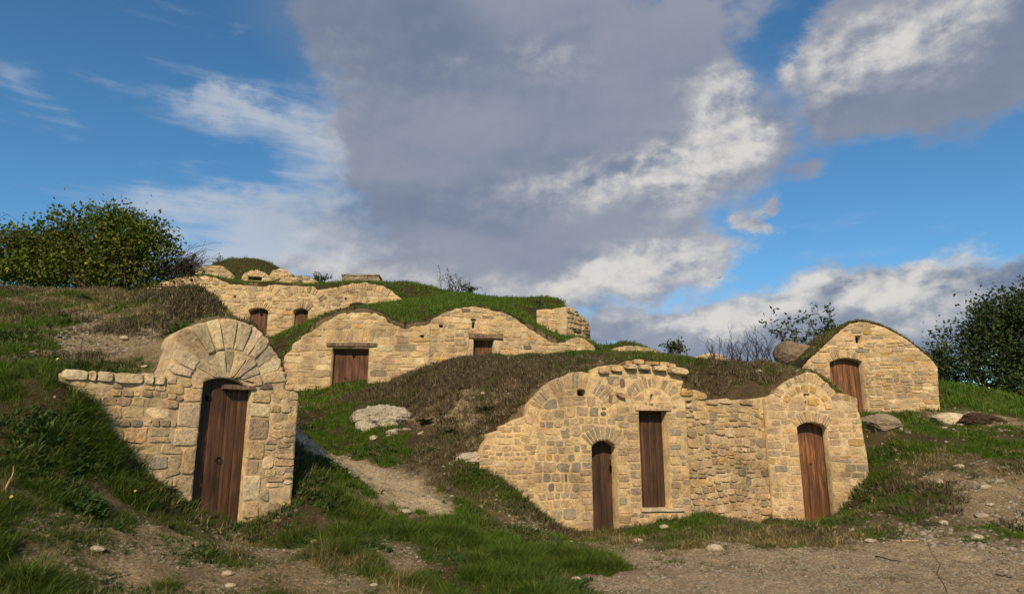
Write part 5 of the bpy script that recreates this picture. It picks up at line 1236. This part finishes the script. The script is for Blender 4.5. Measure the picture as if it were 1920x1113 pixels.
# ---------------------------------------------------------------- rocks
def rock(name, label, cat, loc, size, seed, col, sub=4, rough=.22, group=None, rot=0., cuts=5, mat=None):
    import bmesh
    bm = bmesh.new(); bmesh.ops.create_icosphere(bm, subdivisions=sub, radius=1.0); rs = np.random.default_rng(seed)
    co = np.array([v.co[:] for v in bm.verts])
    for _ in range(cuts):                                    # planed faces
        d = rs.normal(size=3); d /= np.linalg.norm(d); k = rs.uniform(.55, .85); h_ = co @ d; m = h_ > k; co[m] -= np.outer(h_[m] - k, d) * .9
    nz = fbm(co[:, 0] * 2.2 + seed, co[:, 1] * 2.2 + co[:, 2] * 1.7, seed, 5, .62); nz2 = fbm(co[:, 2] * 6 + seed, co[:, 0] * 6 - co[:, 1] * 5, seed + 3, 3, .6)
    co *= (1 + rough * 2 * nz + rough * .7 * nz2)[:, None]; co *= np.array(size)
    for v, c in zip(bm.verts, co): v.co = c
    me = bpy.data.meshes.new(name); bm.to_mesh(me); bm.free(); me.materials.append(mat or M_STONE)
    at = me.color_attributes.new('col', 'FLOAT_COLOR', 'POINT'); c = np.ones((len(co), 4), np.float32); c[:, :3] = np.array(col) * (1 + nz[:, None] * .5); at.data.foreach_set('color', c.ravel())
    return thing(name, label, cat, loc, rot, group, me)
def on_px(px, py): return hit(px, py)
b = hit(712, 800); rock('limestone_outcrop', 'pale weathered limestone outcrop on the left flank of the brown middle mound', 'rock', (b[0] - .05, b[1] + .42, b[2] + .02), (.66, .6, .40), 8, (.40, .355, .285), 6, .30, cuts=9)
b = hit(690, 808); rock('limestone_outcrop', 'smaller pale rock at the left foot of the limestone outcrop', 'rock', (b[0], b[1] + .15, b[2] + .02), (.30, .3, .30), 18, (.40, .355, .285), 4, .25)
b = hit(885, 862); rock('rubble_patch', 'patch of pale crumbled rock at the lower left end of the long front', 'rock', (b[0], b[1] + .15, b[2] - .02), (.42, .3, .16), 9, (.46, .40, .31), 5, .3)
b = hit(1650, 806); rock('grey_boulder', 'flat grey boulder in the grass at the foot of the hut', 'rock', (b[0], b[1] + .2, b[2] + .08), (.50, .4, .26), 10, (.27, .215, .15), 5, .22)
b = hit(1785, 795); rock('pale_block', 'pale sandy flat block lying beside the dark dug earth on the right slope', 'rock', (b[0], b[1] + .1, b[2] + .10), (.42, .3, .17), 12, (.60, .50, .35), 4, .08, cuts=9)
b = hit(1850, 790); rock('dug_earth', 'heap of dark dug earth on the right slope beside the pale block', 'earth heap', (b[0], b[1] + .1, b[2]), (.55, .35, .20), 13, (.085, .055, .038), 5, .35, mat=M_GROUND)
rock('big_boulder', 'big rounded brown boulder on the skyline left of the hut', 'rock', P(1500, 664, 19.2), (.72, .6, .46), 14, (.23, .17, .12), 5, .12)
b = hit(30, 508); rock('rubble_patch', 'rubble wall end left of the leafy tree at the left edge', 'rock', (P(15, 508, 18.5)), (.55, .4, .26), 15, (.42, .36, .28), 5, .2)
b = hit(425, 1078); rock('loose_stone', 'flat loose stone in the dirt near the bottom left', 'stone', (b[0], b[1], b[2] + .01), (.055, .04, .025), 16, (.45, .36, .26), 3, .15)
loose = [(1003, 995), (1195, 1018), (1340, 1032), (1626, 1016), (1830, 1009), (1855, 952), (1845, 916), (1800, 878), (760, 962), (1080, 1090), (985, 1085), (1245, 990), (1760, 905), (905, 745), (1838, 970), (700, 1098), (430, 1100), (180, 1035), (230, 640), (270, 690), (1855, 772), (1800, 800), (1420, 700), (1770, 985), (590, 1020)]
for i, (x, y) in enumerate(loose):
    b = hit(x, y); s_ = .028 + .02 * ((i * 7) % 5) / 4 if b[1] < 9 else .05 + .035 * ((i * 7) % 5) / 4
    lab_ = ('pale loose stone on the gravel track in front of the long row of fronts' if y > 985 and 980 < x < 1700 else 'pale loose stone on the bare right hand slope' if x > 1700 else 'pale loose stone in the scrub behind the recessed wall' if x == 1420 else 'pale loose stone on the upper left hill' if y < 700 else 'pale loose stone by the lower end of the footpath' if (x, y) == (760, 962) else 'pale loose stone on the brown middle mound' if y < 800 else 'pale loose stone in the dirt at the bottom left'); rock('loose_stone', lab_, 'stone', (b[0], b[1], b[2] + s_ * .3), (s_ * 1.3, s_, s_ * .6), 40 + i, (.45, .375, .27), 2, .12, 'loose pale stones scattered over the ground')

for i, (x, y, s_) in enumerate([(752, 792, .17), (765, 806, .12), (738, 812, .14), (700, 822, .12), (775, 790, .10), (668, 806, .12), (728, 822, .10), (790, 812, .08), (902, 868, .10), (870, 868, .09), (1685, 806, .12), (1770, 803, .09), (1700, 812, .08)]):
    b = hit(x, y); rock('limestone_chunk', ['broken pale limestone chunk beside the limestone outcrop', 'broken pale chunk below the stepped end of the long front', 'small pale chunk by the grey boulder on the right slope'][0 if i < 8 else 1 if i < 10 else 2], 'rock', (b[0], b[1] + .05, b[2] - .02), (s_ * 1.4, s_, s_ * .75), 80 + i, (.42, .37, .29), 3, .22, ['limestone chunks round the outcrop', 'chunks at the wall end', 'chunks on the right slope'][0 if i < 8 else 1 if i < 10 else 2], cuts=8)
# weeds and crumbs along the foot of the near walls
def foot(name, label, cat, shapes, n, seed, smin, smax, dmax):
    rs = np.random.default_rng(seed); P_ = []
    wl = [(KI, 112, 562), (LF, 905, 1285), (LK, 1285, 1436), (RT, 1440, 1622), (HUT, 1512, 1760)]
    for _ in range(n):
        w_, a, b = wl[rs.choice(5, p=[.22, .30, .14, .18, .16])]; u = rs.uniform(w_.fr.uv(a, 850)[0], w_.fr.uv(b, 850)[0]); q = w_.fr.plan(u, -rs.uniform(.01, 1) ** 2 * dmax - .02); P_.append((q[0], q[1], z_at(q[0], q[1]) - .01))
    cover(name, label, cat, shapes, P_, np.stack([rs.normal(0, .2, n), rs.normal(0, .2, n), rs.uniform(0, 6.28, n)], -1), rs.uniform(smin, smax, n)[:, None] * np.ones((1, 3)))
foot('wall_foot_weeds', 'weeds and dry grass along the foot of the near walls', 'weeds', [tuft('foot_tuft', M_WEED, 12, .10, .016, .05, 1.0, 400), tuft('foot_tuft', M_DRY, 12, .16, .008, .05, .8, 401), tuft('foot_tuft', M_GRASS, 14, .16, .009, .05, .8, 402), tuft('foot_tuft', M_SCRUB, 12, .10, .01, .06, .8, 403, 2)], 1500, 41, .4, 1.3, .30)
# pebbles and grit on bare ground
PB = [pebble('pebble', M_STONE, 200 + i, c) for i, c in enumerate([(.42, .35, .25), (.55, .48, .38), (.34, .28, .2), (.5, .42, .3), (.62, .57, .48)])]
gw = s_k * patch2 + 1.2 * r_k * patch2 + .08 * p_ + .08 * d_ + .15 * b_ * patch2
spread('near_pebbles', 'small stones and grit over the gravel track and bare soil in front', 'pebbles', PB, gw, 24000, 4, 10.5, 8, .006, .019, .002, .4, True)
foot('wall_foot_crumbs', 'crumbs of stone fallen at the foot of the near walls', 'pebbles', [pebble('crumb', M_STONE, 210 + i, c) for i, c in enumerate([(.46, .36, .22), (.40, .31, .2)])], 700, 42, .010, .035, .35)
spread('far_pebbles', 'pale grit and small stones on the slopes further up', 'pebbles', PB, s_k * patch2 + .4 * r_k + .35 * b_ * patch2 + .1 * p_ + .1 * d_, 11000, 10.5, 22, 9, .012, .036, .004, .4, True)

# broad leaved rosettes
def rosette(label, px, py, r, seed, n=18, group='thistle rosettes on the middle mound', name='thistle_rosette'):
    b = hit(px, py); rs = np.random.default_rng(seed); V = []; Fc = []
    for i in range(n):
        a = 2 * math.pi * i / n + rs.normal(0, .15); L_ = r * rs.uniform(.6, 1.1); el = rs.uniform(.15, .9); w_ = L_ * .17; o = len(V); K = 6
        for k in range(K + 1):
            t = k / K; x = L_ * t * math.cos(el * (1 - .3 * t)); z = L_ * math.sin(el) * (t - .45 * t * t) + .02; ww = w_ * math.sin(math.pi * min(.98, t * .85 + .12)) * (1.25 if k % 2 else .75)
            for s_ in (-1, 0, 1): V.append((x * math.cos(a) - s_ * ww * math.sin(a), x * math.sin(a) + s_ * ww * math.cos(a), z + abs(s_) * .012))
        for k in range(K):
            for s_ in range(2): Fc.append((o + k * 3 + s_, o + k * 3 + s_ + 1, o + k * 3 + 4 + s_, o + k * 3 + 3 + s_))
    me = mesh_py(name, V, Fc, M_WEED, (.3, .3, .3)); thing(name, label, 'plant', b, 0, group, me)
rosette('large green thistle rosette right of the limestone outcrop', 795, 800, .30, 1)
rosette('green thistle rosette high on the brown mound, above the stepped wall end', 910, 776, .24, 2, 14)
rosette('small dark green rosette below the others on the brown mound', 843, 815, .20, 3, 12)
rosette('small green rosette at the foot of the hut wall', 1640, 776, .16, 4, 10, None, 'green_weed')
rosette('small green weed at the foot of the recessed wall', 1293, 950, .17, 5, 10, None, 'green_weed')
rosette('long pale leaved plant in front of the leafy tree on the left hill', 162, 566, .28, 6, 9, None, 'pale_leaved_plant')
rosette('leafy weed against the wall left of the tall narrow door', 312, 925, .10, 7, 9, None, 'green_weed')

# fallen sticks on the track and stalks
def stick(label, px0, py0, px1, py1, r, seed, mat, up=0., group='dry sticks on the track', name='dry_stick'):
    a = hit(px0, py0); b = hit(px1, py1) if up == 0 else a + np.array(((px1 - px0) / F * a[1], 0, up)); rs = np.random.default_rng(seed); V = []; Fc = []
    pts = [a + (b - a) * t + rs.normal(size=3) * np.linalg.norm(b - a) * .03 * (0 < t < 1) + np.array((0, 0, r)) - a for t in np.linspace(0, 1, 6)]
    tube(V, Fc, pts, np.linspace(r, r * .5, 6), 5); thing(name, label, 'stick', a, 0, group, mesh_py(name, V, Fc, mat))
M_STRAW = flat_mat('straw', (.42, .30, .14), .8)
stick('pale broken stick lying along the grass edge of the track', 1690, 1018, 1745, 1016, .012, 1, M_STRAW)
stick('dark twig lying on the gravel below the orange door', 1640, 1046, 1690, 1054, .010, 2, M_TWIG)
stick('thin upright dry stem rising from the gravel at the bottom right', 1775, 1112, 1752, 1045, .005, 3, M_TWIG, .42)
stick('dark twig at the right edge of the gravel track', 1865, 1078, 1895, 1083, .010, 4, M_TWIG)
stick('pale dry leaf stalk on the grassy bank right of the orange door', 1688, 958, 1696, 975, .012, 5, M_STRAW)
stick('short dark twig lying in the middle of the footpath', 712, 925, 730, 915, .008, 6, M_TWIG)
stick('long pale stalk in the dry litter at the lower left', 90, 962, 120, 967, .007, 7, M_STRAW)
stick('curved pale stalk at the left edge of the grassy bank', 8, 925, 14, 890, .006, 8, M_STRAW, .2)
# yellow wildflowers
def flower(label, px, py, h_):
    b = hit(px, py); root = thing('yellow_flower', label, 'flower', b, 0, 'yellow wildflowers'); V = []; Fc = []
    tube(V, Fc, [(0, 0, 0), (.01, 0, h_ * .5), (.0, .01, h_)], (.003, .003, .002), 4); part('stalk', mesh_py('stalk', V, Fc, M_WEED, (.3, .3, .3)), root)
    V = [(0, 0, h_)]; n = 12
    r = .013 if b[1] < 12 else .026
    for i in range(n): a = 6.283 * i / n; V.append((r * math.cos(a), -abs(.006) + r * .5 * math.sin(a), h_ + .004 + r * .8 * math.sin(a)))
    part('blossom', mesh_py('blossom', V, [(0, 1 + i, 1 + (i + 1) % n) for i in range(n)], M_YELLOW, (.4, .4, .4)), root)
for i, (x, y, l) in enumerate([(100, 705, 'yellow flower on the grassy bank just left of the low wall'), (12, 975, 'yellow flower at the left edge beside the dry litter'), (248, 955, 'yellow flower in the grass in front of the nearest cellar'), (1836, 728, 'yellow flower on the green crest, left one of the two before the dark tree'), (1856, 738, 'yellow flower on the green crest, right one of the two before the dark tree')]):
    flower(l, x, y, .16)
# black post and bird
def box_me(name, x, y, z, mat): 
    V = [(sx * x / 2, sy * y / 2, sz * z) for sz in (0, 1) for sx, sy in ((-1, -1), (1, -1), (1, 1), (-1, 1))]
    return mesh_py(name, V, [(3, 2, 1, 0), (4, 5, 6, 7), (0, 1, 5, 4), (1, 2, 6, 5), (2, 3, 7, 6), (3, 0, 4, 7)], mat)
b = P(359, 497, 34); root = thing('black_post', 'thin black post leaning slightly on the skyline between tree and turf dome', 'post', (b[0], b[1], b[2] - .3), 0); root.rotation_euler = (0, .06, 0)
part('pole', box_me('pole', .09, .09, .85, M_IRON), root); c_ = part('cap', box_me('cap', .14, .10, .12, M_IRON), root); c_.location = (.05, 0, .78)
b = P(1345, 521, 60); V = [(0, 0, 0), (.28, 0, .02), (.1, -.05, .0), (.1, .05, 0), (.16, -.45, .10), (.16, .45, .10), (.0, 0, .04), (.14, 0, .05), (.22, -.2, .07), (.22, .2, .07), (-.18, .05, .01), (-.18, -.05, .01)]
thing('bird', 'small dark bird flying in the blue sky above the right hand clouds', 'bird', b, .3, None, mesh_py('bird', V, [(0, 2, 7), (0, 7, 3), (1, 7, 2), (1, 3, 7), (2, 4, 8), (2, 8, 1), (3, 9, 5), (3, 1, 9), (0, 10, 11), (0, 3, 2), (1, 2, 3)], M_DARK))

# low capped masonry box beside the left hill crest
w = Wall('bench', 'masonry_box', 'low plastered box with a tiled cap at the left end of the upper terrace front', 'masonry box', [(284, 536), (304, 536), (324, 537)], 71, thick=.6, g=.06, drop=.8, amp=.012, mortar=(.50, .38, .24))
a = w.fr.uv(282, 536); b = w.fr.uv(326, 537); w.block('tile_cap', a[0], b[0], b[1] - .02, b[1] + .06, -.08, .7, M_STONE, (.34, .20, .12), .01, nseg=8); w.finish()
w = Wall('box', 'stone_hut', 'low dry stone box standing alone on the skyline above the upper terrace', 'stone box', [(641, 520), (643, 516), (650, 515), (700, 515), (709, 517), (712, 524)], 72, thick=1.0, g=.07, drop=1.1, amp=.02, mortar=(.30, .24, .17), palette=[(GTAN, 3), (GREY, 3), (TAN, 1.5)])
w.coursed(.09, .13, 1.3, 3, proud=(.02, .05), gap=.02, jit=.12)
a = w.fr.uv(640, 516); b = w.fr.uv(711, 516); w.block('cap_slab', a[0], b[0], a[1] - .02, a[1] + .06, -.06, 1.1, M_STONE, (.30, .26, .2), .02, nseg=10); w.finish()
# turf over the wall tops
edge_tufts('wall_top_turf', 'brown and green turf fringe along the tops of the middle and upper walls', [('mid1', M1W, (.12, .7)), ('mid2', M2W, (.12, .7)), ('upper', UPW, (.2, .9))], [tuft('fringe_tuft', M_SCRUB, 12, .09, .02, .10, .9, 300, 2), tuft('fringe_tuft', M_TURF, 12, .11, .02, .10, .7, 301, 2), tuft('fringe_tuft', M_SCRUB, 10, .08, .02, .10, .9, 302, 2)], 75, 31, .5, 1.1)
rs = np.random.default_rng(77); P_ = []; ol = HUT.outline[3:-2]
for _ in range(5200):
    i = rs.integers(0, len(ol) - 1); t = rs.random(); u = ol[i][0] + (ol[i + 1][0] - ol[i][0]) * t; v = ol[i][1] + (ol[i + 1][1] - ol[i][1]) * t; d = rs.uniform(.03, 2.4) if rs.random() < .6 else rs.uniform(.03, .4)
    q = HUT.fr.plan(u, d); P_.append((q[0], q[1], v + .04))
n = len(P_)
cover('hut_roof_turf', 'short dry turf growing on the barrel roof of the stone hut', 'turf', [tuft('roof_tuft', M_TURF, 12, .06, .010, .06, .8, 310, 2), tuft('roof_tuft', M_DRY, 12, .055, .010, .06, .8, 311, 2), tuft('roof_tuft', M_SCRUB, 12, .05, .010, .06, .8, 312, 2)], P_, np.stack([rs.normal(0, .3, n), rs.normal(0, .3, n), rs.uniform(0, 6.28, n)], -1), rs.uniform(.5, 1.2, n)[:, None] * np.ones((1, 3)))
